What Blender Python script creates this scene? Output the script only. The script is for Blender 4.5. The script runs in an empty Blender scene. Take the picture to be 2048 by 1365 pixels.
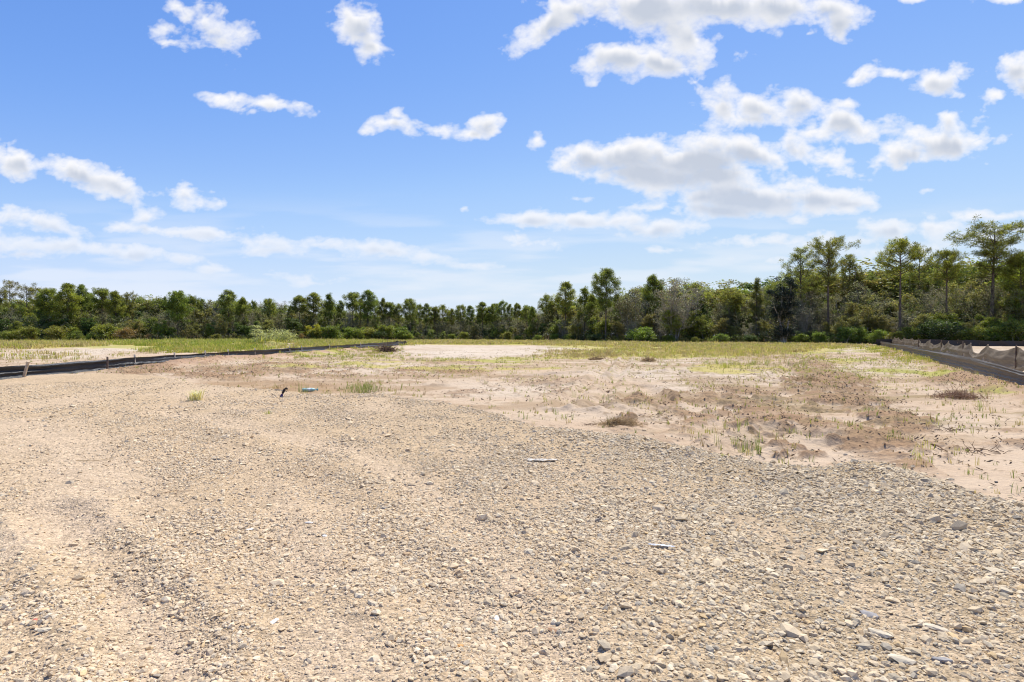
import bpy, math, random
import numpy as np
from mathutils import Vector, Matrix

S = bpy.context.scene
col = S.collection
F = 1138.0        # focal length of the photograph in its own pixels (20 mm lens on 36 mm)
HY = 671.0        # its horizon line
CH = 1.6          # camera height in metres
R = math.radians

# ------------------------------------------------------------------ camera, sky, sun, exposure
cd = bpy.data.cameras.new('camera'); cam = bpy.data.objects.new('camera', cd); col.objects.link(cam)
cam.location = (0, 0, CH)
cam.rotation_euler = (R(90) - math.atan((682.5 - HY) / F), 0, 0)
cd.sensor_width = 36.0; cd.lens = F / 2048 * 36.0
cd.clip_start = 0.05; cd.clip_end = 9000
S.camera = cam
S.view_settings.view_transform = 'Standard'; S.view_settings.look = 'None'
S.view_settings.gamma = 1.0; S.view_settings.use_curve_mapping = False
S.view_settings.exposure = 0.42
S.cycles.filter_width = 1.15

SUN_AZ, SUN_EL = R(24), R(58)        # azimuth measured from +Y towards +X
sd = (math.sin(SUN_AZ) * math.cos(SUN_EL), math.cos(SUN_AZ) * math.cos(SUN_EL), math.sin(SUN_EL))
sl = bpy.data.lights.new('sun', 'SUN'); so = bpy.data.objects.new('sun', sl); col.objects.link(so)
sl.energy = 4.8; sl.angle = R(0.53); sl.color = (1.0, 0.95, 0.86)
so.rotation_euler = Vector(sd).to_track_quat('Z', 'Y').to_euler()
so.location = (40, 60, 90)

class NT:
    """small helper for node trees"""
    def __init__(s, tree): s.t = tree; s.n = tree.nodes; s.l = tree.links
    def add(s, typ, **kw):
        n = s.n.new(typ)
        for k, v in kw.items(): setattr(n, k, v)
        return n
    def link(s, a, b): s.l.new(a, b)
    def val(s, sock, v):
        if isinstance(v, (int, float)): sock.default_value = v
        elif isinstance(v, (tuple, list)): sock.default_value = v
        else: s.l.new(v, sock)
    def math(s, op, a, b=None, c=None, clamp=False):
        n = s.add('ShaderNodeMath', operation=op, use_clamp=clamp)
        s.val(n.inputs[0], a)
        if b is not None: s.val(n.inputs[1], b)
        if c is not None: s.val(n.inputs[2], c)
        return n.outputs[0]
    def vmath(s, op, a, b=None):
        n = s.add('ShaderNodeVectorMath', operation=op)
        s.val(n.inputs[0], a)
        if b is not None: s.val(n.inputs[1], b)
        return n.outputs['Value'] if op in ('LENGTH', 'DOT_PRODUCT') else n.outputs[0]
    def noise(s, vec, scale, detail=2.0, rough=0.5, out='Fac', dims='3D', lac=2.0):
        n = s.add('ShaderNodeTexNoise', noise_dimensions=dims)
        if vec is not None: s.link(vec, n.inputs['Vector'])
        n.inputs['Scale'].default_value = scale; n.inputs['Detail'].default_value = detail
        n.inputs['Roughness'].default_value = rough; n.inputs['Lacunarity'].default_value = lac
        return n.outputs[out]
    def ss(s, v, a, b, lo=0.0, hi=1.0):
        n = s.add('ShaderNodeMapRange', interpolation_type='SMOOTHSTEP')
        s.val(n.inputs['Value'], v)
        n.inputs['From Min'].default_value = a; n.inputs['From Max'].default_value = b
        n.inputs['To Min'].default_value = lo; n.inputs['To Max'].default_value = hi
        return n.outputs[0]
    def mix(s, f, a, b, blend='MIX'):
        n = s.add('ShaderNodeMix', data_type='RGBA', blend_type=blend)
        s.val(n.inputs[0], f); s.val(n.inputs[6], a); s.val(n.inputs[7], b)
        return n.outputs[2]

# clouds: ellipses in direction space (degrees of the photograph's sky), each an actual bearing and elevation
CLOUDS = [
 (430,62,88,44,32,1),(375,22,42,24,20,.9),(335,50,30,22,0,.45),(400,92,40,16,10,.5),(350,88,22,10,0,.35),
 (722,55,52,50,30,1),(742,100,42,26,0,.8),(700,25,30,22,0,.7),
 (520,208,62,20,8,.85),(600,216,34,20,0,.9),(430,196,34,13,8,.7),(480,193,30,13,0,.6),
 (795,252,48,24,4,.95),(800,236,24,18,0,.9),(735,262,24,9,0,.5),(972,256,30,27,-20,1),(945,270,26,11,0,.8),(890,262,28,16,0,.5),(1072,283,14,12,0,.5),
 (45,325,80,34,18,1),(160,352,90,32,12,1),(225,372,70,22,24,.9),(385,396,52,22,8,.8),(440,410,24,8,0,.5),
 (70,440,105,26,8,1),(110,455,60,20,10,.9),(300,432,36,18,0,.9),
 (300,460,120,16,5,.8),(410,466,75,18,4,.9),(230,458,55,14,4,.8),(530,480,90,22,10,.8),(640,490,70,16,6,.9),(540,502,70,12,0,.6),
 (760,500,120,16,6,.75),(860,512,80,12,6,.6),(940,532,60,10,4,.7),
 (30,480,80,22,8,.8),(130,495,90,17,6,.8),(50,510,60,10,0,.6),(270,510,110,18,4,.8),(360,520,60,12,0,.6),(430,537,42,10,4,.7),(620,563,50,9,0,.4),(850,545,60,8,0,.4),(590,555,50,9,0,.4),
 (932,420,16,5,0,.5),
 (1090,62,72,36,-25,1),(1160,20,90,44,-5,1),(1300,22,110,62,0,1.1),(1430,15,140,46,0,1.1),(1560,12,110,42,-6,1.1),(1655,20,70,40,0,1),(1680,55,44,34,-10,.95),
 (1380,80,60,38,0,.75),(1340,60,80,40,0,.7),(1240,120,76,34,0,1.1),(1320,132,78,32,10,1),(1385,135,34,24,0,.6),(1190,165,18,14,0,.5),(1385,172,12,9,0,.4),(1605,68,24,11,0,.6),
 (1492,113,30,17,0,.42),(1712,157,38,20,-15,.8),(1775,148,16,8,0,.4),(1805,152,14,8,0,.4),(1875,165,48,34,-10,1),(1905,190,40,16,10,.7),(2032,148,44,36,10,.9),(2045,185,30,24,0,.8),(1985,200,26,13,0,.75),(2000,3,50,10,0,.6),(1820,0,40,6,0,.4),
 (1440,215,52,46,-10,.8),(1530,222,88,34,12,1),(1600,212,58,34,0,1),(1685,252,82,34,10,1),(1700,212,38,16,0,.7),(1650,270,70,12,4,.5),(1510,244,70,16,8,.7),
 (1180,318,76,34,-10,1.1),(1260,314,90,42,0,1.2),(1380,320,150,46,0,1.3),(1500,312,110,34,8,1.1),(1590,305,60,26,10,1),(1650,315,36,24,0,.8),(1300,350,150,34,8,1.2),(1420,350,120,36,0,1.1),
 (1490,398,160,40,4,1.25),(1620,395,120,32,6,1.1),(1700,410,60,16,6,.9),(1400,395,60,22,0,.9),(1310,415,36,9,0,.6),(1440,422,120,22,4,1.0),(1675,350,44,12,0,.35),(1160,396,20,8,0,.35),
 (1820,310,70,34,-8,1),(1900,290,84,36,-4,1.05),(1905,250,36,26,0,.7),(1820,262,44,18,0,.5),(1965,240,22,10,0,.3),(1850,383,28,7,0,.6),
 (1060,445,90,18,4,.95),(1150,440,110,20,-2,1.05),(1240,438,60,12,0,.8),(1320,460,90,17,-3,.95),(1040,490,60,17,4,.85),(1330,498,70,9,-2,.6),(1550,485,130,14,-2,.55),
 (1790,462,105,20,0,.95),(1870,455,70,18,4,.85),(1990,430,90,10,-3,.75),(1730,478,90,10,0,.6),(1960,480,90,14,0,.45),(1800,500,140,12,0,.42),(1600,520,160,9,0,.35),(2030,455,60,10,0,.6),
]

# ------------------------------------------------------------------ numpy noise and mesh helpers
def _hash(ix, iy, seed):
    h = (ix.astype(np.int64) * 374761393 + iy.astype(np.int64) * 668265263 + seed * 2147483647 + 1013904223) & 0xFFFFFFFF
    h = ((h ^ (h >> 13)) * 1274126177) & 0xFFFFFFFF
    h = ((h ^ (h >> 16)) * 2246822519) & 0xFFFFFFFF
    return ((h ^ (h >> 15)) & 0xFFFFFF).astype(np.float32) / float(0xFFFFFF)
def vn(x, y, seed=0):
    ix = np.floor(x); iy = np.floor(y); fx = (x - ix).astype(np.float32); fy = (y - iy).astype(np.float32)
    fx = fx * fx * fx * (fx * (fx * 6 - 15) + 10); fy = fy * fy * fy * (fy * (fy * 6 - 15) + 10)
    a = _hash(ix, iy, seed); b = _hash(ix + 1, iy, seed); c = _hash(ix, iy + 1, seed); d = _hash(ix + 1, iy + 1, seed)
    return a + (b - a) * fx + (c - a) * fy + (a - b - c + d) * fx * fy
def fbm(x, y, oct=4, seed=0, gain=0.5, ridged=False):
    t = 0; amp = 1.0; tot = 0
    for o in range(oct):
        n = vn(x + o * 17.3, y - o * 9.7, seed + o * 31)
        if ridged: n = 1 - np.abs(2 * n - 1)
        t = t + amp * n; tot += amp; amp *= gain
        x, y = (x * 1.62 + y * 1.18), (y * 1.62 - x * 1.18)
    return t / tot
def sst(x, a, b):
    t = np.clip((x - a) / (b - a), 0, 1); return t * t * (3 - 2 * t)
def lerp(a, b, t): return a + (b - a) * t

def mesh_np(name, V, quads=None, tris=None, colr=None, smooth=False, attrs=None):
    me = bpy.data.meshes.new(name)
    V = np.asarray(V, np.float32).reshape(-1, 3)
    nq = 0 if quads is None else len(quads); nt = 0 if tris is None else len(tris)
    me.vertices.add(len(V)); me.vertices.foreach_set('co', V.ravel())
    li = []
    if nq: li.append(np.asarray(quads, np.int32).ravel())
    if nt: li.append(np.asarray(tris, np.int32).ravel())
    li = np.concatenate(li)
    me.loops.add(len(li)); me.loops.foreach_set('vertex_index', li)
    me.polygons.add(nq + nt)
    st = np.concatenate([np.arange(nq) * 4, nq * 4 + np.arange(nt) * 3]).astype(np.int32)
    me.polygons.foreach_set('loop_start', st)
    me.polygons.foreach_set('use_smooth', np.full(nq + nt, smooth, bool))
    if colr is not None:
        c = np.ones((len(V), 4), np.float32); c[:, :colr.shape[1]] = colr
        a = me.color_attributes.new('Col', 'FLOAT_COLOR', 'POINT'); a.data.foreach_set('color', c.ravel())
    for k, v in (attrs or {}).items():
        a = me.attributes.new(k, 'FLOAT', 'POINT'); a.data.foreach_set('value', np.asarray(v, np.float32))
    me.update(calc_edges=True)
    return me
def link(name, me, m=None, parent=None):
    o = bpy.data.objects.new(name, me); col.objects.link(o)
    if m is not None:
        if not me.materials: me.materials.append(m)
    if parent is not None: o.parent = parent
    return o
def tag(o, label=None, cat=None, group=None, kind=None):
    if label: o['label'] = label
    if cat: o['category'] = cat
    if group: o['group'] = group
    if kind: o['kind'] = kind
    return o
def empty(name, loc=(0, 0, 0), rz=0.0, sc=1.0):
    o = bpy.data.objects.new(name, None); col.objects.link(o); o.empty_display_size = 0.2
    o.location = loc; o.rotation_euler = (0, 0, rz); o.scale = (sc, sc, sc); return o
def newmat(name):
    m = bpy.data.materials.new(name); m.use_nodes = True; m.node_tree.nodes.clear()
    T = NT(m.node_tree); out = T.add('ShaderNodeOutputMaterial'); return m, T, out

# ------------------------------------------------------------------ sky
def make_world():
    w = bpy.data.worlds.new('World'); S.world = w; w.use_nodes = True
    w.node_tree.nodes.clear()
    T = NT(w.node_tree)
    sky = T.add('ShaderNodeTexSky'); sky.sky_type = 'NISHITA'; sky.sun_disc = False
    sky.sun_elevation = SUN_EL; sky.sun_rotation = SUN_AZ
    sky.air_density = 1.0; sky.dust_density = 0.2; sky.ozone_density = 4.0; sky.altitude = 1500
    STR = 0.12
    cv = T.add('ShaderNodeRGBCurve')
    T.link(T.vmath('MULTIPLY', sky.outputs[0], (0.05, 0.05, 0.05)), cv.inputs['Color'])
    for c, pts in zip(cv.mapping.curves, (
        ((0, 0), (.06, .145), (.09, .26), (.12, .38), (.2, .56), (.3, .65), (1, .71)),
        ((0, 0), (.12, .345), (.16, .46), (.2, .565), (.3, .69), (.4, .74), (1, .78)),
        ((0, 0), (.2, .72), (.28, .85), (.36, .885), (.45, .84), (1, .84)))):
        while len(c.points) < len(pts): c.points.new(0.5, 0.5)
        for q, (a, b) in zip(c.points, pts): q.location = (a, b)
    cv.mapping.update()
    fin = T.vmath('MULTIPLY', cv.outputs[0], (SKY_VAL / STR,) * 3)
    bg = T.add('ShaderNodeBackground'); T.link(fin, bg.inputs[0]); bg.inputs[1].default_value = STR
    out = T.add('ShaderNodeOutputWorld'); T.link(bg.outputs[0], out.inputs[0])
    w.cycles.sampling_method = 'MANUAL'; w.cycles.sample_map_resolution = 256
SKY_VAL = 0.84
make_world()

def make_clouds():
    st = 1.3 / F
    us = np.arange(-1.0, 1.0, st); vs = np.arange(0.015, 0.66, st)
    U, V = np.meshgrid(us, vs)
    def field(U, V):
        # billows: the deck is seen edge on towards the horizon, so noise flattens there
        k = 1 + .22 / (V + .08); Vn = V + .22 * np.log(V + .08)
        wx = fbm(U * 14, Vn * 14, 5, 5) - .5; wy = fbm(U * 14 + 40, Vn * 14 + 7, 5, 77) - .5
        Uw = U + wx * 0.03; Vw = V + wy * 0.032 / k
        acc = np.full(U.shape, -3.0, np.float32)
        for cx, cy, rx, ry, rot, wt in CLOUDS:
            a = (cx - 1024) / F; b = (HY - cy) / F; c, s_ = math.cos(R(rot)), math.sin(R(rot))
            x = Uw - a; y = -(Vw - b)
            q = np.sqrt(((x * c + y * s_) / (rx * 1.1 / F)) ** 2 + ((-x * s_ + y * c) / (ry * 1.1 / F)) ** 2)
            acc = np.logaddexp(acc * 9, (wt * (1 - q)) * 9) / 9
        n = fbm(U * 24, Vn * 24, 7, 11, 0.55)
        bil = 1 - np.abs(2 * vn(U * 42 + wx * 3, Vn * 42 + wy * 3, 41) - 1)
        bil = .6 * bil + .4 * (1 - np.abs(2 * vn(U * 95 + wx * 5, Vn * 95 + wy * 5, 42) - 1))
        return acc + (n - .5) * 1.4 - (bil - .5) * 0.26 - 0.03, acc
    D, acc = field(U, V)
    A = np.clip((D + 0.04) / 0.85, 0, 1); A = 1 - (1 - A) ** 1.9
    # light reaches the tops: sum the cloud lying above every point
    T_ = sst(D, 0.05, 0.8); sh = np.zeros_like(D)
    nstep = 34
    for i in range(1, nstep):
        sh[:-i] += T_[i:] * (1 - i / nstep)
    sh = sh / (nstep * 0.5)
    big = sst(acc, 0.15, 1.0)
    tex = fbm(U * 30, V * 44, 5, 9, .55)
    SH = np.clip(sst(sh, .12, .85) * (0.22 + 0.80 * big) + (tex - .5) * .42 * (.25 + .75 * sst(sh, 0, .5)), 0, 1)
    far = 1 - sst(V, 0.02, 0.34)
    A *= lerp(1.0, 0.50, far ** 1.2)
    veil = sst(fbm(U * 5, V * 40, 5, 19), 0.45, 0.75) * sst(V, .02, .07) * (1 - sst(V, .12, .26)) * 0.38
    A = np.maximum(A, veil)
    A = A * sst(V, 0.0155, 0.04)
    c0 = np.array([0.93, 0.925, 0.94]); c1 = np.array([0.54, 0.59, 0.69]); c2 = np.array([0.73, 0.78, 0.89])
    C = lerp(c0, c1, SH[..., None]); C = lerp(C, c2, 0.30 * far[..., None])
    n = np.stack([U, np.ones_like(U), V], -1); n /= np.linalg.norm(n, axis=-1, keepdims=True)
    P = n * 6000
    H, W = U.shape
    keep = (A[:-1, :-1] > .004) | (A[1:, :-1] > .004) | (A[:-1, 1:] > .004) | (A[1:, 1:] > .004)
    idx = np.arange(H * W).reshape(H, W)
    q = np.stack([idx[:-1, :-1][keep], idx[:-1, 1:][keep], idx[1:, 1:][keep], idx[1:, :-1][keep]], -1)
    used = np.unique(q); remap = np.zeros(H * W, np.int64); remap[used] = np.arange(len(used))
    me = mesh_np('sky_clouds', P.reshape(-1, 3)[used], remap[q], None, C.reshape(-1, 3)[used], True, {'cover': A.ravel()[used]})
    m, T, out = newmat('cloud')
    a = T.add('ShaderNodeAttribute', attribute_name='Col'); b = T.add('ShaderNodeAttribute', attribute_name='cover')
    em = T.add('ShaderNodeEmission'); T.link(a.outputs['Color'], em.inputs[0]); em.inputs[1].default_value = 0.80
    tr = T.add('ShaderNodeBsdfTransparent'); mx = T.add('ShaderNodeMixShader')
    T.link(b.outputs['Fac'], mx.inputs[0]); T.link(tr.outputs[0], mx.inputs[1]); T.link(em.outputs[0], mx.inputs[2])
    T.link(mx.outputs[0], out.inputs[0])
    m.cycles.emission_sampling = 'NONE'
    o = link('sky_clouds', me, m); tag(o, kind='structure')
    print('clouds', len(used))
make_clouds()

# ------------------------------------------------------------------ where things lie on the ground
def gy(py): return F * CH / (py - HY)                 # distance ahead of a ground point seen at picture row py
def G(px, py):
    y = gy(py); return ((px - 1024) / F * y, y)
def pxy(x, y):
    """ground point -> the photograph's pixel, used to author where sand, soil and grass patches lie"""
    y = np.maximum(y, 0.5); return 1024 + F * x / y, HY + F * CH / y
# edge of the crushed stone pad, as ground points (bearing, distance)
EDGE = [(-900,800),(-200,770),(0,762),(100,753),(200,750),(300,754),(400,770),(512,780),(590,787),(653,795),(700,793),(752,785),(812,803),(900,812),
        (950,822),(1024,842),(1084,858),(1124,858),(1190,868),(1274,873),(1324,886),(1424,906),(1499,921),(1564,932),(1624,936),(1680,930),(1724,927),(1774,931),
        (1824,948),(1899,966),(1949,990),(2048,1010),(2500,1140),(3500,1300)]
_es = np.array([(p - 1024) / F for p, q in EDGE]); _ed = np.array([gy(q) for p, q in EDGE])
def seg_dist(x, y, pts):
    """distance to a ground polyline, and the position along it"""
    best = np.full(np.shape(x), 1e9, np.float32); along = np.zeros(np.shape(x), np.float32); L = 0
    for (x0, y0), (x1, y1) in zip(pts[:-1], pts[1:]):
        dx, dy = x1 - x0, y1 - y0; l2 = dx * dx + dy * dy
        t = np.clip(((x - x0) * dx + (y - y0) * dy) / l2, 0, 1)
        d = np.hypot(x - x0 - t * dx, y - y0 - t * dy); m = d < best
        best = np.where(m, d, best); along = np.where(m, L + t * math.sqrt(l2), along); L += math.sqrt(l2)
    return best, along
def pad(x, y):
    """signed: > 0 on the crushed stone, < 0 on the sand (metres, roughly)"""
    s = np.clip(x / np.maximum(y, 0.3), -3, 3)
    e = np.interp(s, _es, _ed)
    e = e + (fbm(x * 1.6, y * 1.6, 4, 3) - .5) * 0.9 * np.clip(e / 14, .25, 1.3)
    return np.where(y > 0.3, e - y, 5.0)
RUTS = [[G(103,1034), G(205,1154), G(290,1273), G(342,1342), (-1.35, 2.0)],
        [G(640,960), G(760,1090), G(930,1230), G(1090,1365), (0.2, 2.0)],
        [G(300,850), G(460,920), G(560,1010), G(640,1150)],
        [G(20,850), G(150,900), G(180,970), G(80,1080)],
        [G(330,828), G(520,862), G(700,905), G(830,965), G(960,1080), G(1100,1300)],
        [G(1500,1050), G(1750,1200), G(2048,1365)]]
TRACKS = [[G(1262,700), G(1245,735), G(1215,775), G(1180,820)], [G(1236,700), G(1216,735), G(1180,775), G(1130,815)],
          [G(1120,770), G(1240,752), G(1400,738)], [G(1290,775), G(1330,815), G(1270,835), G(1200,812)],
          [G(1450,905), G(1560,860), G(1680,880)], [G(880,770), G(1000,755), G(1150,748)], [G(1620,690), G(1600,720), G(1540,760)]]
FD = [(-18.4, 15.0), (-18.4, 40.0), (-18.5, 62.0), (-18.2, 84.0), (-17.6, 92.0)]      # black fence on the left
def fa(y): return 0.581 * y + 5.7                                                      # the long fence on the right
FA0, FA1 = (fa(13.0), 13.0), (fa(104.0), 104.0)

def ell(px, py, lst):
    r = np.zeros(np.shape(px), np.float32)
    for e in lst:
        cx, cy, rx, ry, w = e
        r = np.maximum(r, w * (1 - sst(np.sqrt(((px - cx) / rx) ** 2 + ((py - cy) / ry) ** 2), 0.45, 1.15)))
    return r
SOIL = [(430,748,120,14,.8),(300,742,100,12,.9),(380,725,90,10,.6),(640,745,110,18,.45),(560,735,90,12,.5),(1290,805,90,14,.8),(1480,812,130,20,.7),(1420,792,160,16,.5),(1660,770,120,30,.9),
        (1790,850,110,26,.9),(1560,850,140,20,.6),(1700,810,110,22,.8),(1350,835,120,18,.4),(1850,905,150,24,.6),(1490,868,60,30,.5),(1620,735,60,20,.8),(1570,905,100,14,.7),(1740,890,110,20,.8),(1980,770,90,26,.7),
        (1240,843,42,12,.6),(1150,785,110,20,.35),(980,790,120,16,.4),(1060,765,120,14,.4),(770,700,26,6,.9),(1900,760,70,12,.7),(1830,930,80,14,.6),(2020,880,60,30,.5),(860,745,120,10,.5),(930,740,50,6,.5)]
DAMP = [(600,776,150,15,1),(480,768,110,12,.8),(700,768,90,8,.5),(720,790,60,8,.5),(930,744,70,7,.8),(1930,985,60,10,.45),(870,700,60,5,.2)]
WHITE = [(215,698,95,6,1),(110,702,90,4,.7),(960,705,210,17,1),(1120,697,150,8,1),(860,692,100,5,.8),(1380,748,240,16,.6),(1500,765,120,10,.5),(1300,722,200,10,.4),(1690,700,70,8,.8),(1760,735,120,18,.5),(1900,850,110,18,.4),(240,698,90,7,1),(180,705,60,6,.9),(100,712,160,10,.5),(430,690,30,4,.7),
         (2000,715,120,24,.8),(720,735,160,18,.4),(1010,780,150,20,.4),(1350,776,60,10,.6),(560,690,50,7,.7)]
THATCH = [(1820,742,120,22,.55),(2000,800,85,24,.75),(1500,740,170,12,.55),(900,735,270,10,.5),(640,730,150,12,.45),(1660,725,120,12,.5),(1860,775,160,10,.4),(150,688,420,13,.9),(420,690,300,14,.8),(650,688,200,9,.9),(980,686,220,6,.95),(1200,692,150,8,.8),(1360,702,260,18,.9),(1180,712,130,10,.75),(1560,700,180,12,.8),(1470,735,120,10,.5),
          (640,705,90,14,.5),(980,722,180,9,.5),(820,730,100,10,.4),(1850,715,60,14,.6),(1990,795,90,26,.6),(1780,745,120,12,.4),(1310,738,60,8,.4),(760,720,90,14,.4),(1740,700,60,8,.6)]

def fields(x, y):
    """all that the ground is made of at (x, y): height and albedo"""
    x = np.asarray(x, np.float64); y = np.asarray(y, np.float64)
    px, py = pxy(x, y)
    r = np.hypot(x, y)
    ahead = sst(y, 0.4, 1.5)
    p = pad(x, y); g = sst(p, -0.10, 0.12)
    # height
    h = (fbm(x / 16, y / 16, 3, 1) - .5) * 0.22 * sst(r, 12, 40)
    h = h + (fbm(x / 2.2, y / 2.2, 3, 2) - .5) * 0.05
    # stone pad: a little proud of the sand, with a low windrow along its edge
    rough = fbm(x * 1.9, y * 1.9, 4, 8)
    hg = 0.035 + (fbm(x * .8 + y * .2, y * .35, 3, 21) - .5) * 0.075 + (rough - .5) * 0.035 + (fbm(x * 9, y * 9, 3, 4) - .5) * 0.016
    hg = hg + 0.045 * np.exp(-((p - 0.45) / 0.38) ** 2) * fbm(x * .9, y * .9, 3, 6) * 1.3 * sst(x, -2, 2)
    fines = sst(fbm(x * .45 + 3, y * .22, 4, 33), 0.44, 0.66)
    left = 1 - sst(x / np.maximum(y, 1), -.25, .35)
    fines = np.clip(fines * (0.2 + 0.5 * left) + 0.10 * left, 0, 1)
    for i, rt in enumerate(RUTS):
        d, al = seg_dist(x, y, rt); w = (0.19, 0.24, 0.35, 0.75, .34, .3)[i]; d = d + (fbm(x * 3, y * 3, 3, 50 + i) - .5) * w * .8
        k = np.exp(-(d / w) ** 2); s_ = np.exp(-((d - w * 1.7) / (w * .6)) ** 2)
        hg = hg - (0.040, 0.028, 0.015, .014, .017, .010)[i] * k + (0.032, 0.020, 0.008, .004, .012, .006)[i] * s_
        fines = np.maximum(fines, k * (1.0, .8, .75, 1.0, .85, .5)[i]); fines = fines * (1 - .8 * s_)
    # sand
    soil = np.clip(ell(px, py, SOIL) * 1.2 + ell(px, py, [(1540, 835, 420, 105, .30), (700, 735, 380, 30, .25)]), 0, 1) * ahead
    n1 = fbm(x * 1.1, y * 1.1, 5, 12, .58); n2 = fbm(x * 3.2, y * 3.2, 4, 14, .6)
    speck = fbm(x * .5, y * .9, 4, 15)
    sz = sst(y, 3, 16)
    brk = fbm(x * .9 + 5, y * .55, 5, 19, .6); clod = sst(n1 * .2 + n2 * .3 + brk * .35 + fbm(x * 8, y * 8, 3, 18) * .15 + (soil - .45) * .11, 0.505, 0.585)
    hs = (n1 - .5) * 0.10 * (0.5 + .6 * soil) + clod * 0.075 * (0.15 + .9 * soil) * (.2 + 1.2 * n2) + (fbm(x * 7, y * 7, 3, 17) - .5) * .05 * (.3 + soil + .4 * clod)
    rip = fbm(x * .45 + y * .25, y * 1.5 - x * .3, 3, 71, .55, True)      # long scraped lines running across
    hs = hs + (rip - .6) * 0.085 * sst(y, 6, 12)
    clod = np.maximum(clod, sst(rip, .76, .88) * .7 * sst(soil, .05, .4) * sst(brk, .4, .6))
    tr_ = np.zeros_like(h)
    for i, tk in enumerate(TRACKS):
        d, al = seg_dist(x, y, tk); k = np.exp(-(d / .22) ** 2); s_ = np.exp(-((d - .42) / .15) ** 2)
        cle = 0.5 + 0.5 * np.sin(al * 22)
        hs = hs - 0.065 * k + 0.075 * s_ * (.4 + n2) - .012 * k * cle; tr_ = np.maximum(tr_, s_)
        clod = clod * (1 - .6 * k)
    damp = ell(px, py, DAMP) * ahead
    hs = hs - 0.05 * damp
    h = h + hs * (1 - g) + hg * g - (1 - g) * .01
    # spoil bank along the left fence and a scraped lip along the right one
    bd = x + 17.3 - .25 * np.sin(y * .5)
    bank = np.exp(-(bd / .85) ** 2) * sst(y, 25.5, 30) * (1 - sst(y, 60, 80)) * (0.55 + .7 * fbm(x * .7, y * .5, 4, 90))
    h = h + 0.30 * bank
    ld = (x - fa(y) + 1.0) * .86
    lip = np.exp(-(ld / .45) ** 2) * sst(y, 8, 14) * (1 - sst(y, 95, 110)) * (.3 + 1.1 * fbm(x * .8, y * .8, 4, 91))
    h = h + 0.16 * lip
    # heaps of pale sand beyond the left fence
    for cx, cy, rx, hh in ((-34.5, 80, 1.6, .75), (-32.0, 81, 1.8, .6), (-39.5, 83, 2.2, .45), (-30.0, 78, 1.3, .35), (9.5, 118, 4, .4)):
        h = h + hh * np.exp(-((x - cx) / rx) ** 2 - ((y - cy) / 1.5) ** 2) * (.7 + .6 * n1)
    # albedo
    thatch = ell(px, py, THATCH) * ahead * sst(y, 10, 20)
    thatch = np.where(y > 86, np.maximum(thatch, .85 * sst(y, 95, 120)), thatch)
    thatch = np.where(np.abs(x) > np.maximum(y, 3) * 1.0 + 4, np.maximum(thatch, .6), thatch)
    thn = sst(fbm(x * .45, y * .45, 5, 61, .6) + (thatch - .5) * .75, .42, .62)
    white = ell(px, py, WHITE) * ahead
    A = lambda *c: np.array(c, np.float32)
    def mixc(a, b, t): return a + (b - a) * t[..., None]
    one = np.ones_like(h)[..., None]
    c = A(.56, .42, .305) * one
    c = mixc(c, A(.61, .485, .37) * one, sst(speck, .3, .7) * .6)
    c = mixc(c, A(.66, .565, .47) * one, np.clip(white * 1.05, 0, 1) * (.55 + .45 * speck))
    c = mixc(c, A(.33, .205, .12) * one, np.clip(clod * (.32 + .85 * soil), 0, 1) * .82)
    fleck = sst(fbm(x * 7, y * 7, 3, 66, .6), .62, .74) * sst(fbm(x * .8, y * .8, 3, 67), .35, .6)
    c = mixc(c, A(.24, .17, .10) * one, fleck * (.45 + .6 * soil) * (1 - .6 * white))
    sc_ = sst(fbm(x * .28 + 9, y * .55, 5, 81, .62), .50, .66) * sst(y, 7, 12) * (1 - .7 * white)
    c = mixc(c, A(.37, .26, .165) * one, sc_ * .65)
    streak = sst(fbm(x * .35, y * 1.9, 5, 68, .62), .53, .68) * sst(x, -2, 7) * sst(y, 7, 12)
    c = mixc(c, A(.33, .25, .14) * one, streak * .65)
    c = mixc(c, A(.36, .235, .135) * one, damp * (.55 + .5 * n1))
    c = mixc(c, A(.45, .29, .20) * one, np.clip(bank * 1.3, 0, 1) * .75)
    c = mixc(c, A(.42, .28, .18) * one, np.clip(lip * 1.3, 0, 1) * .7)
    th = A(.50, .42, .15) * one
    th = mixc(th, A(.40, .38, .11) * one, sst(fbm(x * .2, y * .2, 3, 62), .4, .6))
    c = mixc(c, th, thn * .85)
    # crushed limestone fines
    cg = A(.545, .43, .305) * one
    cg = mixc(cg, A(.46, .37, .26) * one, sst(x / np.maximum(y, 1), -.2, .6))
    cg = mixc(cg, A(.60, .485, .37) * one, fines * .95)
    cg = cg * np.array([1.02, .985, .95]) * (0.93 + .14 * fbm(x * 5, y * 5, 3, 44))[..., None]
    c = mixc(c * A(.85, .85, .80), cg * A(.85, .83, .76), g)
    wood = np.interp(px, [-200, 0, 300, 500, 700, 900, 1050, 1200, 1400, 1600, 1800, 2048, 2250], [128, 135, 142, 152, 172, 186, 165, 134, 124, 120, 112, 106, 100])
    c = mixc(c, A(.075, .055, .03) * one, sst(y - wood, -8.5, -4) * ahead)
    return h, c, g, fines, soil, thn, clod, px, py
def hh(x, y):
    return fields(np.atleast_1d(x), np.atleast_1d(y))[0]
def h1(x, y): return float(hh([x], [y])[0])

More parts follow.
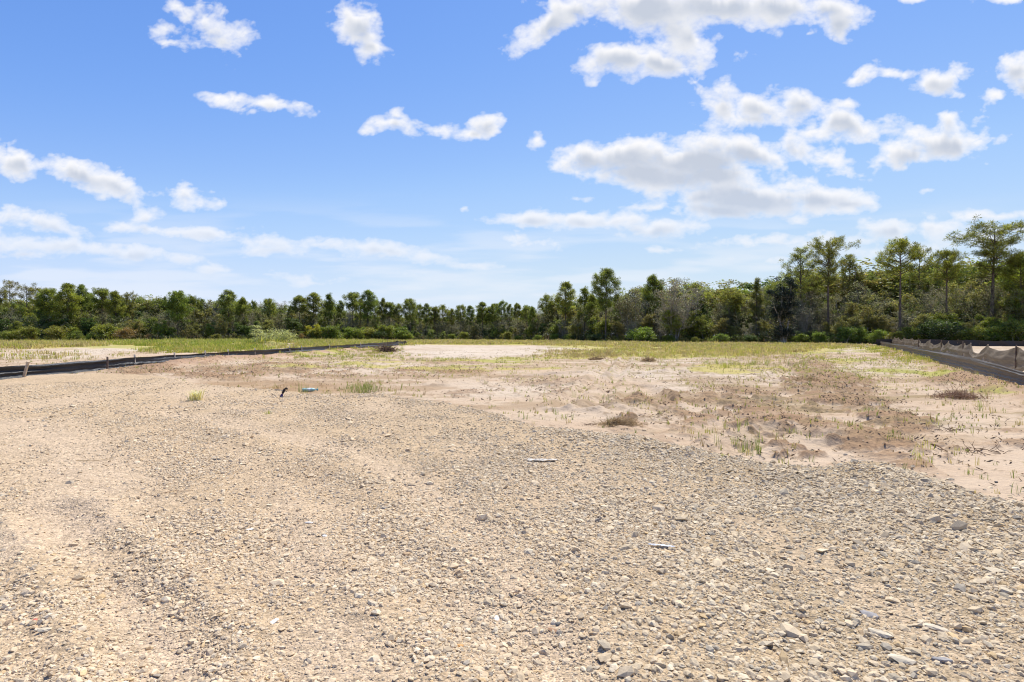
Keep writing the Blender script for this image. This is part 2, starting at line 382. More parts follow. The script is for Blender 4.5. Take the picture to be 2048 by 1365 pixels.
def ground_material():
    m, T, out = newmat('ground')
    geo = T.add('ShaderNodeNewGeometry'); P = geo.outputs['Position']
    c = T.add('ShaderNodeAttribute', attribute_name='Col').outputs['Color']
    g = T.add('ShaderNodeAttribute', attribute_name='pad').outputs['Fac']
    v1 = T.add('ShaderNodeTexVoronoi'); T.link(P, v1.inputs['Vector']); v1.inputs['Scale'].default_value = 75
    v2 = T.add('ShaderNodeTexVoronoi'); T.link(P, v2.inputs['Vector']); v2.inputs['Scale'].default_value = 28
    nz = T.noise(P, 130, 3, .6); nb = T.noise(P, 14, 4, .6)
    sep = T.add('ShaderNodeSeparateColor'); T.link(v1.outputs['Color'], sep.inputs[0])
    sep2 = T.add('ShaderNodeSeparateColor'); T.link(v2.outputs['Color'], sep2.inputs[0])
    vary = T.math('MULTIPLY_ADD', sep.outputs[0], 0.55, 0.68)
    vary2 = T.math('MULTIPLY_ADD', sep2.outputs[1], 0.35, 0.85)
    vary = T.math('MULTIPLY', vary, vary2)
    sandv = T.math('MULTIPLY_ADD', T.math('SUBTRACT', nz, .5), 0.5, T.math('MULTIPLY_ADD', nb, .3, .85))
    k = T.math('ADD', T.math('MULTIPLY', vary, g), T.math('MULTIPLY', sandv, T.math('SUBTRACT', 1.0, g)))
    cc = T.vmath('MULTIPLY', c, k)
    hgt = T.math('MULTIPLY', T.math('SUBTRACT', 1.0, v1.outputs['Distance']), g)
    hgt = T.math('ADD', hgt, T.math('MULTIPLY', nz, .5))
    hgt = T.math('ADD', hgt, T.math('MULTIPLY', T.math('SUBTRACT', 1.0, v2.outputs['Distance']), T.math('MULTIPLY', g, 1.3)))
    bp = T.add('ShaderNodeBump'); bp.inputs['Strength'].default_value = .75; bp.inputs['Distance'].default_value = 0.008
    T.link(hgt, bp.inputs['Height'])
    b2 = T.add('ShaderNodeBump'); b2.inputs['Strength'].default_value = .6; b2.inputs['Distance'].default_value = 0.05
    T.link(nb, b2.inputs['Height']); T.link(bp.outputs[0], b2.inputs['Normal'])
    bs = T.add('ShaderNodeBsdfDiffuse'); T.link(cc, bs.inputs['Color']); bs.inputs['Roughness'].default_value = 0.0
    T.link(b2.outputs[0], bs.inputs['Normal']); T.link(bs.outputs[0], out.inputs[0])
    return m
def make_ground():
    # one sheet: rings that widen with distance, finest where the camera stands, out to beyond the horizon
    rr = [0.0, 0.6, 1.1, 1.5]
    while rr[-1] < 150: rr.append(rr[-1] * 1.0045)
    while rr[-1] < 4500: rr.append(rr[-1] * 1.06)
    rr = np.array(rr[1:])
    tf = np.linspace(R(-50), R(50), 900); tb = np.linspace(R(50), R(310), 90)[1:-1]
    th = np.concatenate([tf, tb])
    Rr, Th = np.meshgrid(rr, th, indexing='ij')
    X = Rr * np.sin(Th); Y = Rr * np.cos(Th)
    h, c, g, fines, soil, thn, clod, px, py = fields(X, Y)
    h = h * (1 - sst(Rr, 150, 400))
    V = np.stack([X, Y, h], -1).reshape(-1, 3)
    nr, nt = X.shape
    idx = np.arange(nr * nt).reshape(nr, nt); nx = np.roll(idx, -1, 1)
    q = np.stack([idx[:-1], idx[1:], nx[1:], nx[:-1]], -1).reshape(-1, 4)[:, ::-1]
    V = np.vstack([V, [[0, 0, float(h[0].mean())]]]); ctr = nr * nt
    tr = np.stack([np.full(nt, ctr), idx[0], nx[0]], -1)[:, ::-1]
    c = np.vstack([c.reshape(-1, 3), c[0, :1]]); gg = np.append(g.ravel(), 1.0)
    me = mesh_np('ground', V, q, tr, c, True, {'pad': gg})
    o = link('ground', me, ground_material()); tag(o, kind='structure')
    print('ground', len(V))
make_ground()

# ------------------------------------------------------------------ crushed stone
def stone_templates(n, seed, sub):
    rs = np.random.RandomState(seed)
    t = (1 + 5 ** .5) / 2
    v = np.array([(-1,t,0),(1,t,0),(-1,-t,0),(1,-t,0),(0,-1,t),(0,1,t),(0,-1,-t),(0,1,-t),(t,0,-1),(t,0,1),(-t,0,-1),(-t,0,1)], float)
    f = np.array([(0,11,5),(0,5,1),(0,1,7),(0,7,10),(0,10,11),(1,5,9),(5,11,4),(11,10,2),(10,7,6),(7,1,8),(3,9,4),(3,4,2),(3,2,6),(3,6,8),(3,8,9),(4,9,5),(2,4,11),(6,2,10),(8,6,7),(9,8,1)])
    v /= np.linalg.norm(v, axis=1, keepdims=True)
    if not sub:
        v = np.array([(1,0,0),(-1,0,0),(0,1,0),(0,-1,0),(0,0,1),(0,0,-1),(.6,.6,.5),(-.6,-.5,.6)], float)
        f = np.array([(0,6,4),(6,2,4),(0,2,6),(2,1,4),(1,7,4),(7,3,4),(1,3,7),(3,0,4),(2,0,5),(1,2,5),(3,1,5),(0,3,5)])
    out = []
    for i in range(n):
        w = v * (1 + rs.uniform(-.28, .28, (len(v), 1)))
        for _ in range(3):                        # chip flat faces off it
            d = rs.normal(size=3); d /= np.linalg.norm(d); lim = rs.uniform(.5, .8)
            k = w @ d; w = w - np.outer(np.maximum(k - lim, 0), d)
        w = w * np.array([1, rs.uniform(.55, .95), rs.uniform(.34, .66)])
        out.append(w)
    return np.array(out), f
def rot_mats(n, rs, tilt=.24):
    a = rs.uniform(0, 2 * math.pi, n); b = rs.normal(0, tilt, n); c = rs.normal(0, tilt, n)
    ca, sa, cb, sb, cc, sc = np.cos(a), np.sin(a), np.cos(b), np.sin(b), np.cos(c), np.sin(c)
    M = np.zeros((n, 3, 3))
    M[:, 0, 0] = ca * cb; M[:, 0, 1] = ca * sb * sc - sa * cc; M[:, 0, 2] = ca * sb * cc + sa * sc
    M[:, 1, 0] = sa * cb; M[:, 1, 1] = sa * sb * sc + ca * cc; M[:, 1, 2] = sa * sb * cc - ca * sc
    M[:, 2, 0] = -sb; M[:, 2, 1] = cb * sc; M[:, 2, 2] = cb * cc
    return M
PAL = np.array([(.60,.515,.395),(.63,.54,.41),(.56,.475,.355),(.67,.60,.48),(.52,.45,.345),(.48,.43,.35),(.41,.38,.33),(.31,.29,.26),(.60,.47,.30),(.49,.38,.26)])
PP = np.array([.26,.22,.16,.15,.08,.045,.025,.01,.035,.015])
def gravel_material():
    m, T, out = newmat('limestone')
    geo = T.add('ShaderNodeNewGeometry'); P = geo.outputs['Position']
    c = T.add('ShaderNodeAttribute', attribute_name='Col').outputs['Color']
    n = T.noise(P, 90, 4, .65); k = T.math('MULTIPLY_ADD', n, .6, .68)
    cc = T.vmath('MULTIPLY', c, k)
    bp = T.add('ShaderNodeBump'); bp.inputs['Strength'].default_value = .5; bp.inputs['Distance'].default_value = 0.004
    T.link(n, bp.inputs['Height'])
    bs = T.add('ShaderNodeBsdfDiffuse'); T.link(cc, bs.inputs['Color']); T.link(bp.outputs[0], bs.inputs['Normal']); T.link(bs.outputs[0], out.inputs[0])
    return m
def make_gravel():
    rs = np.random.RandomState(5)
    Vs, Fs, Cs = [], [], []; off = 0
    #        rmin rmax  size(m) spread  per m2  subdiv
    bands = [(1.7, 4.4, .0075, .30, 6000, 0), (1.7, 4.4, .013, .35, 1800, 1), (1.7, 6.5, .0195, .30, 520, 1), (1.7, 9, .029, .30, 62, 1),
             (4.4, 7.5, .010, .30, 2600, 0), (4.4, 8, .017, .3, 800, 0),
             (7.5, 13, .016, .30, 900, 0), (6.5, 16, .024, .32, 220, 0), (8, 22, .036, .25, 24, 0), (13, 24, .026, .3, 260, 0)]
    for rmin, rmax, size, spread, dens, sub in bands:
        ang = R(52)
        n = int(dens * ang * (rmax ** 2 - rmin ** 2))
        r = np.sqrt(rs.uniform(rmin ** 2, rmax ** 2, n)); a = rs.uniform(-ang, ang, n)
        x = r * np.sin(a); y = r * np.cos(a)
        h, c, g, fines, soil, thn, clod, px, py = fields(x, y)
        right = sst(x / np.maximum(y, 1), -.5, .55)
        clump = fbm(x * 1.3, y * 1.3, 3, 99)
        big = size > .02
        pr = g * (1 - (.97 if big else .82) * fines) * (0.35 + 1.2 * sst(clump, .35, .65)) * lerp(.75, 1.0, right) * (lerp(.6, 1.25, right) if big else 1)
        p = pad(x, y)
        pr = np.maximum(np.maximum(pr, 0), .07 * np.exp(-np.maximum(-p, 0) / .35) * (p < .1))
        keep = (rs.rand(n) < pr) & (p > -1.6)
        x, y, h = x[keep], y[keep], h[keep]; n = len(x)
        rt = right[keep]
        Tm, Fm = stone_templates(14, 3 + int(size * 1000), sub)
        s = size * np.exp(rs.normal(0, spread, n)) * lerp(.85, 1.12, rt)
        W = Tm[rs.randint(0, len(Tm), n)]
        W = np.einsum('nij,nvj->nvi', rot_mats(n, rs), W) * s[:, None, None]
        W[..., 0] += x[:, None]; W[..., 1] += y[:, None]; W[..., 2] += (h + s * .10)[:, None]
        nv = W.shape[1]
        Vs.append(W.reshape(-1, 3)); Fs.append((Fm[None] + (np.arange(n) * nv)[:, None, None] + off).reshape(-1, 3)); off += n * nv
        ci = rs.choice(len(PAL), n, p=PP / PP.sum())
        cc = PAL[ci] * rs.uniform(.86, 1.10, (n, 1)) * np.array([1.0, .965, .88])
        warm = (1 - rt)[:, None] * np.array([.012, .0, .0]); cc = np.clip(cc + warm, .05, .9)
        cc = cc * lerp(1.0, .93, rt)[:, None] * np.array([1.02, .99, .945])
        Cs.append(np.repeat(cc, nv, 0))
        print('stones', size, n)
    me = mesh_np('gravel', np.vstack(Vs), None, np.vstack(Fs), np.vstack(Cs), False)
    o = link('gravel', me, gravel_material()); tag(o, kind='stuff')
make_gravel()

# ------------------------------------------------------------------ plants: materials
def leaf_material(name, trans=.35, hue_var=.03, val_var=.35):
    m, T, out = newmat(name)
    c = T.add('ShaderNodeAttribute', attribute_name='Col').outputs['Color']
    oi = T.add('ShaderNodeObjectInfo')
    hs = T.add('ShaderNodeHueSaturation'); T.link(c, hs.inputs['Color'])
    T.link(T.math('MULTIPLY_ADD', T.math('SUBTRACT', oi.outputs['Random'], .5), hue_var, .5), hs.inputs['Hue'])
    r2 = T.math('FRACT', T.math('MULTIPLY', oi.outputs['Random'], 17.31))
    T.link(T.math('MULTIPLY_ADD', T.math('SUBTRACT', r2, .5), val_var, 1.0), hs.inputs['Value'])
    d = T.add('ShaderNodeBsdfDiffuse'); T.link(hs.outputs[0], d.inputs['Color'])
    t = T.add('ShaderNodeBsdfTranslucent'); T.link(hs.outputs[0], t.inputs['Color'])
    g = T.add('ShaderNodeBsdfGlossy'); g.inputs['Roughness'].default_value = .45; g.inputs['Color'].default_value = (.8, .85, .8, 1)
    mx = T.add('ShaderNodeMixShader'); mx.inputs[0].default_value = trans; T.link(d.outputs[0], mx.inputs[1]); T.link(t.outputs[0], mx.inputs[2])
    m2 = T.add('ShaderNodeMixShader'); m2.inputs[0].default_value = .035; T.link(mx.outputs[0], m2.inputs[1]); T.link(g.outputs[0], m2.inputs[2])
    T.link(m2.outputs[0], out.inputs[0]); return m
def bark_material(name, c0, c1, scale=6):
    m, T, out = newmat(name)
    geo = T.add('ShaderNodeTexCoord'); mp = T.add('ShaderNodeMapping'); T.link(geo.outputs['Object'], mp.inputs[0]); mp.inputs['Scale'].default_value = (1, 1, .25)
    n = T.noise(mp.outputs[0], scale, 4, .65); f = T.ss(n, .35, .65)
    cc = T.mix(f, (*c0, 1), (*c1, 1))
    b = T.add('ShaderNodeBsdfDiffuse'); T.link(cc, b.inputs[0]); bp = T.add('ShaderNodeBump'); bp.inputs['Strength'].default_value = .8; bp.inputs['Distance'].default_value = .03
    T.link(n, bp.inputs['Height']); T.link(bp.outputs[0], b.inputs['Normal']); T.link(b.outputs[0], out.inputs[0]); return m
M_NEEDLE = leaf_material('pine_needles', .5)
M_LEAF = leaf_material('leaves', .50)
M_GRASS = leaf_material('grass', .40, .0, .0)
M_PBARK = bark_material('pine_bark', (.085, .066, .052), (.20, .155, .12))
M_GBARK = bark_material('grey_bark', (.24, .21, .18), (.48, .44, .38))
M_TWIG = bark_material('twigs', (.30, .26, .21), (.48, .42, .34))

class Tub:
    """collects tapered tubes into one mesh"""
    def __init__(s): s.V = []; s.Q = []; s.n = 0
    def tube(s, pts, rad, k=5):
        pts = np.asarray(pts, float); n = len(pts)
        d = np.gradient(pts, axis=0); d /= np.linalg.norm(d, axis=1, keepdims=True) + 1e-9
        up = np.where(np.abs(d[:, 2:3]) > .9, [[1., 0, 0]], [[0, 0, 1.]])
        a = np.cross(d, up); a /= np.linalg.norm(a, axis=1, keepdims=True); b = np.cross(d, a)
        t = np.arange(k) * 2 * math.pi / k
        r = np.asarray(rad, float).reshape(-1, 1, 1) * np.ones((n, 1, 1))
        ring = pts[:, None] + r * (np.cos(t)[None, :, None] * a[:, None] + np.sin(t)[None, :, None] * b[:, None])
        s.V.append(ring.reshape(-1, 3)); i = np.arange(n - 1)[:, None] * k; j = np.arange(k)[None]; j2 = (j + 1) % k
        s.Q.append(np.stack([i + j, i + j2, i + k + j2, i + k + j], -1).reshape(-1, 4) + s.n); s.n += n * k
    def mesh(s, name): return mesh_np(name, np.vstack(s.V), np.vstack(s.Q), None, None, True)
class Leaves:
    """collects leaf blades, each a small diamond of its own"""
    def __init__(s): s.C = []; s.D = []; s.L = []; s.W = []; s.K = []
    def add(s, c, d, l, w, k):
        n = len(c); s.C.append(c); s.D.append(d); s.L.append(np.broadcast_to(l, n)); s.W.append(np.broadcast_to(w, n)); s.K.append(k)
    def mesh(s, name, rs):
        c = np.vstack(s.C); d = np.vstack(s.D); l = np.concatenate(s.L)[:, None]; w = np.concatenate(s.W)[:, None]; k = np.vstack(s.K)
        d = d / (np.linalg.norm(d, axis=1, keepdims=True) + 1e-9)
        q = rs.normal(size=c.shape); a = np.cross(d, q); a /= np.linalg.norm(a, axis=1, keepdims=True) + 1e-9
        V = np.stack([c, c + d * l * .5 + a * w * .5, c + d * l, c + d * l * .5 - a * w * .5], 1)
        n = len(c); Q = np.arange(n * 4).reshape(n, 4)
        return mesh_np(name, V.reshape(-1, 3), Q, None, np.repeat(k, 4, 0), False)
def jcol(base, n, rs, v=.25, h=.12):
    b = np.asarray(base, float)[None] * np.exp(rs.normal(0, v, (n, 1))) * (1 + rs.normal(0, h, (n, 3)))
    return np.clip(b, .004, .8)
def curve(p0, d, L, n, rs, wob=.1, grav=0.0, up=0.0):
    p = np.array(p0, float); d = np.array(d, float); d /= np.linalg.norm(d); out = [p.copy()]
    for i in range(n):
        d = d + rs.normal(0, wob, 3); d[2] += up - grav * (i / n); d /= np.linalg.norm(d); p = p + d * L / n; out.append(p.copy())
    return np.array(out)

def puff(lv, P, rs, rad, n, L, W, base, upbias=.35, v=.22):
    """a tuft of needles or leaves around each point of P"""
    m = len(P); k = m * n
    d = rs.normal(size=(k, 3)); d[:, 2] += upbias; d /= np.linalg.norm(d, axis=1, keepdims=True)
    rr = np.repeat(np.broadcast_to(rad, m), n)
    c = np.repeat(P, n, 0) + d * (rr * rs.uniform(0, .9, k))[:, None]
    tone = np.repeat(np.exp(rs.normal(0, v, m)), n)[:, None]
    lv.add(c, d + rs.normal(0, .35, (k, 3)), L * rs.uniform(.7, 1.25, k), W * rs.uniform(.7, 1.3, k), jcol(base, k, rs, .16, .06) * tone)

PINE_G = (.225, .255, .042)
def pine_proto(seed, H=12.0, base=.45, width=.17, prof='oval', dens=1.0, green=PINE_G, limb=1.0, lean=.02):
    """returns trunk mesh and crown mesh of a pine H metres tall: bare bole, whorled limbs, needle tufts at their ends"""
    rs = np.random.RandomState(seed); tb = Tub(); lv = Leaves()
    nb = 9; z = np.linspace(0, 1, nb)
    bend = np.stack([np.cumsum(rs.normal(0, lean * .3, nb)) * H * .12 + lean * z * H * rs.uniform(-1, 1), np.cumsum(rs.normal(0, lean * .3, nb)) * H * .12, z * H * .97 - .3], -1)
    bend[0, :2] = 0
    r0 = H * .0125
    tb.tube(bend, r0 * (1 - z * .88) + .012, 7)
    at = lambda t: np.array([np.interp(t, z, bend[:, i]) for i in range(3)])
    nl = int((26 + H * 1.2) * limb)
    tips = []
    for i in range(nl):
        t = base + (1 - base) * ((i + rs.rand()) / nl) ** .9 * .98
        s = (t - base) / (1 - base)
        if prof == 'oval': wv = math.sin(math.pi * min(1, (s * .86 + .13))) ** .75
        elif prof == 'umbrella': wv = (.35 + .85 * s) if s < .75 else 1.0 * math.sqrt(max(0, 1 - ((s - .75) / .27) ** 2)) + .12
        elif prof == 'cone': wv = (1 - s) ** .8 * 1.0 + .12
        else: wv = .75 * math.sin(math.pi * (s * .8 + .15)) ** .5
        Lb = H * width * wv * rs.uniform(.65, 1.12)
        az = i * 2.4 + rs.normal(0, .5); el = rs.normal(.25 + .55 * s, .18) if prof != 'umbrella' else rs.normal(.5, .22)
        p0 = at(t) - np.array([0, 0, Lb * .12])
        c = curve(p0, (math.cos(az) * math.cos(el), math.sin(az) * math.cos(el), math.sin(el)), Lb, 5, rs, .12, .0, .07)
        tb.tube(c, np.linspace(max(.018, r0 * .34 * (1.1 - s * .6)), .008, 6), 4)
        for j in range(2 + int(Lb * 1.6)):
            u = rs.uniform(.42, 1.0); q = c[int(u * 4)] * (1 - (u * 4) % 1) + c[min(5, int(u * 4) + 1)] * ((u * 4) % 1)
            az2 = az + rs.normal(0, .9)
            sub = curve(q, (math.cos(az2), math.sin(az2), rs.uniform(.1, .8)), Lb * rs.uniform(.12, .35), 2, rs, .15)
            tb.tube(sub, [.012, .008, .005], 3); tips.append(sub[-1]); 
            if rs.rand() < .5: tips.append(sub[1])
        tips.append(c[-1])
    for _ in range(4): tips.append(at(1.0) + rs.normal(0, .2, 3))
    P = np.array(tips); P = P[rs.rand(len(P)) < dens * .62]
    puff(lv, P, rs, .30 + H * .007, 46, .40, .060, green, .45, .3)
    return tb.mesh('pine_trunk'), lv.mesh('pine_crown', rs)

def tree_proto(seed, H=7.0, width=2.6, base=.15, leaf=(.07, .09, .022), nleaf=34, lsize=.17, stems=4, bare=0.0, flat=False, tip_r=.38, twigs=1.0, v=.25):
    """broadleaf thicket tree: several crooked stems, branch fans, leaves on the outer branches (or bare twigs)"""
    rs = np.random.RandomState(seed); tb = Tub(); lv = Leaves(); tips = []
    for s_ in range(stems):
        a = rs.uniform(0, 6.28); q = rs.uniform(0, .3) * width
        hs = H * rs.uniform(.72, 1.0)
        c = curve((math.cos(a) * q * .5, math.sin(a) * q * .5, -.2), (math.cos(a) * .25, math.sin(a) * .25, 1), hs * .92, 7, rs, .10, 0, .12)
        tb.tube(c, np.linspace(.045 + H * .005, .015, 8), 5)
        for b in range(int(10 + H * 1.1)):
            t = base + (1 - base) * rs.rand() ** .8; i = min(6, int(t * 7)); p = lerp(c[i], c[i + 1], (t * 7) % 1 if i < 6 else rs.rand())
            az = rs.uniform(0, 6.28); el = rs.uniform(-.05, .35) if flat else rs.uniform(.1, 1.0)
            L = width * .55 * (1.15 - .7 * t ** 2) * rs.uniform(.5, 1.1) * (1.2 if flat else 1)
            br = curve(p, (math.cos(az) * math.cos(el), math.sin(az) * math.cos(el), math.sin(el)), L, 4, rs, .16, 0, .0 if flat else .08)
            tb.tube(br, np.linspace(.022, .007, 5), 3)
            for k in range(int(4 * twigs) + 1):
                u = rs.uniform(.25, 1); m = min(3, int(u * 4)); q0 = lerp(br[m], br[m + 1], u * 4 - m if u < 1 else 1)
                dd = rs.normal(size=3); dd[2] = abs(dd[2]) * (.25 if flat else .9) + (.0 if flat else .2)
                tw = curve(q0, dd, L * rs.uniform(.22, .5), 3, rs, .22)
                tb.tube(tw, [.010, .008, .006, .004], 3); tips += [tw[-1], tw[2]]
    P = np.array(tips); keep = rs.rand(len(P)) > bare; Pk = P[keep]
    if len(Pk):
        n = max(4, int(nleaf * 340 / max(200, len(Pk))))
        m = len(Pk) * n; d = rs.normal(size=(m, 3)); d /= np.linalg.norm(d, axis=1, keepdims=True)
        sq = np.array([1, 1, .35 if flat else .8])
        c = np.repeat(Pk, n, 0) + d * sq * (tip_r * rs.uniform(.1, 1, m) ** .6)[:, None]
        tone = np.repeat(np.exp(rs.normal(0, v, len(Pk))), n)[:, None]
        dd = rs.normal(size=(m, 3)); dd[:, 2] *= .5
        lv.add(c, dd, lsize * rs.uniform(.7, 1.3, m), lsize * .55 * rs.uniform(.7, 1.3, m), jcol(leaf, m, rs, .14, .08) * tone)
    return tb.mesh('tree_trunk'), lv.mesh('tree_crown', rs) if len(Pk) else None

# ------------------------------------------------------------------ the tree line
PINES = {
 'round': [pine_proto(s, 12, b, w_, 'oval', d_) for s, b, w_, d_ in ((1, .50, .25, 1), (2, .58, .27, .8), (3, .42, .21, 1), (61, .62, .22, .85), (62, .52, .29, .75))],
 'dense': [pine_proto(s, 12, {4: .34, 5: .42, 63: .28}[s], {4: .26, 5: .31, 63: .23}[s], 'oval', 1, (0.240, 0.277, 0.035), 1.5) for s in (4, 5, 63)],
 'column': [pine_proto(s, 12, .46, w_, 'oval', .9, PINE_G, 1.1, .03) for s, w_ in ((6, .17), (7, .20), (64, .15))],
 'umbrella': [pine_proto(s, 22, .58, .23, 'umbrella', 1.0, (0.235, 0.240, 0.035), .9, .015) for s in (8, 9)],
 'airy': [pine_proto(s, 20, .40, .27, 'oval', .75, (0.253, 0.268, 0.044), .9) for s in (10,)],
 'tall': [pine_proto(11, 15, .45, .25, 'oval', 1, (0.177, 0.203, 0.029), 1.15, .01)],
 'sparse': [pine_proto(s, 14, .5, .17, 'umbrella', .5, (0.253, 0.233, 0.044), .7) for s in (12, 13)],
 'tuft': [pine_proto(14, 17, .70, .21, 'oval', 1.0, (0.216, 0.240, 0.029), .75, .02)],
 'layered': [pine_proto(15, 12, .4, .16, 'cone', .8, (0.196, 0.199, 0.037), .8)],
}
PH = {'round': 12, 'dense': 12, 'column': 12, 'umbrella': 22, 'airy': 20, 'tall': 15, 'sparse': 14, 'tuft': 17, 'layered': 12}
TREES = {
 'green': [tree_proto(s, 7, 3.4, .12, (0.249, 0.290, 0.035)) for s in (21, 22, 23)],
 'olive': [tree_proto(s, 7, 3.2, .15, (.275, .255, .058), 26) for s in (24, 25, 26)],
 'yellow': [tree_proto(s, 6, 3.4, .1, (0.543, 0.475, 0.038), 30) for s in (27, 28)],
 'dark': [tree_proto(s, 7, 3.0, .05, (0.104, 0.150, 0.025), 40) for s in (29, 30)],
 'draped': [tree_proto(66, 10, 3.4, .04, (.022, .034, .018), 46, .16, 4)],
 'grey': [tree_proto(s, 7.5, 3.0, .15, (0.311, 0.294, 0.163), 12, .13, 5, .55, False, .3, 2.2) for s in (31, 32, 33)],
 'brown': [tree_proto(s, 7, 3.0, .15, (.225, .215, .095), 18, .14, 5, .35, False, .34, 1.6) for s in (34, 35)],
 'layer': [tree_proto(s, 15, 7.0, .45, (.285, .315, .055), 36, .22, 3, 0, True, .65) for s in (36, 37, 38)],
 'flat': [tree_proto(s, 12, 7.5, .74, (0.301, 0.300, 0.051), 36, .22, 2, 0, True, .6) for s in (39,)],
 'snag': [tree_proto(41, 9, 3.2, .35, (0.329, 0.338, 0.221), 6, .12, 3, .85, False, .3, 2.0)],
}
TH = {'green': 7, 'olive': 7, 'yellow': 6, 'dark': 7, 'grey': 7.5, 'brown': 7, 'layer': 15, 'flat': 12, 'snag': 9}
BUSH = {
 'green': [tree_proto(s, 2.4, 2.6, .05, (0.203, 0.256, 0.029), 30, .13, 5, 0, False, .33) for s in (51, 52)],
 'yellow': [tree_proto(s, 2.4, 2.8, .05, (.26, .27, .035), 30, .13, 5, 0, False, .33) for s in (53, 54)],
 'dark': [tree_proto(55, 2.4, 2.8, .05, (0.070, 0.107, 0.021), 34, .13, 5, 0, False, .33)],
 'brown': [tree_proto(56, 2.4, 2.6, .05, (0.310, 0.214, 0.057), 20, .12, 5, .2, False, .33, 1.5)],
}
def top_z(pr, q=99.6):
    me = pr[1] or pr[0]; n = len(me.vertices); co = np.empty(n * 3, np.float32); me.vertices.foreach_get('co', co)
    return float(np.percentile(co[2::3], q))
HT = {}
for D_ in (PINES, TREES, BUSH):
    for k_, L_ in D_.items():
        for q_ in L_: HT[q_[0].name] = top_z(q_, 96.5 if D_ is TREES else 99.6)
_rng = random.Random(77)
GROUPS = {}
def plant(name, protos, scale, loc, label, cat, group, zsc=None, mats=(None, None), wsc=1.0, rz=None):
    tm, cm = protos
    e = empty(name, loc, _rng.uniform(0, 6.28) if rz is None else rz)
    e.scale = (scale * wsc, scale * wsc, scale * (zsc or 1))
    tag(e, label, cat, group)
    link('trunk', tm, mats[0], e)
    if cm: link('crown', cm, mats[1], e)
    return e
# how far away the front of the wood stands, by bearing (photo column), and its own thicket skyline
def dist_at(px): return float(np.interp(px, [-200, 0, 300, 500, 700, 900, 1050, 1200, 1400, 1600, 1800, 2048, 2250], [128, 135, 142, 152, 172, 186, 165, 134, 124, 120, 112, 106, 100]))
def thick_at(px): return float(np.interp(px, [-200, 0, 150, 260, 340, 420, 520, 600, 700, 800, 900, 1000, 1050, 1110, 1180, 1260, 1340, 1400, 1500, 1540, 1600, 1700, 1800, 1900, 2048, 2250],
    [602, 600, 602, 602, 602, 610, 608, 616, 620, 628, 632, 628, 620, 606, 604, 590, 574, 580, 590, 576, 552, 548, 546, 538, 536, 534]))
def top_h(px, py, Y): return CH + (HY - py) * Y / F
def at(px, Y): return ((px - 1024) / F * Y, Y)

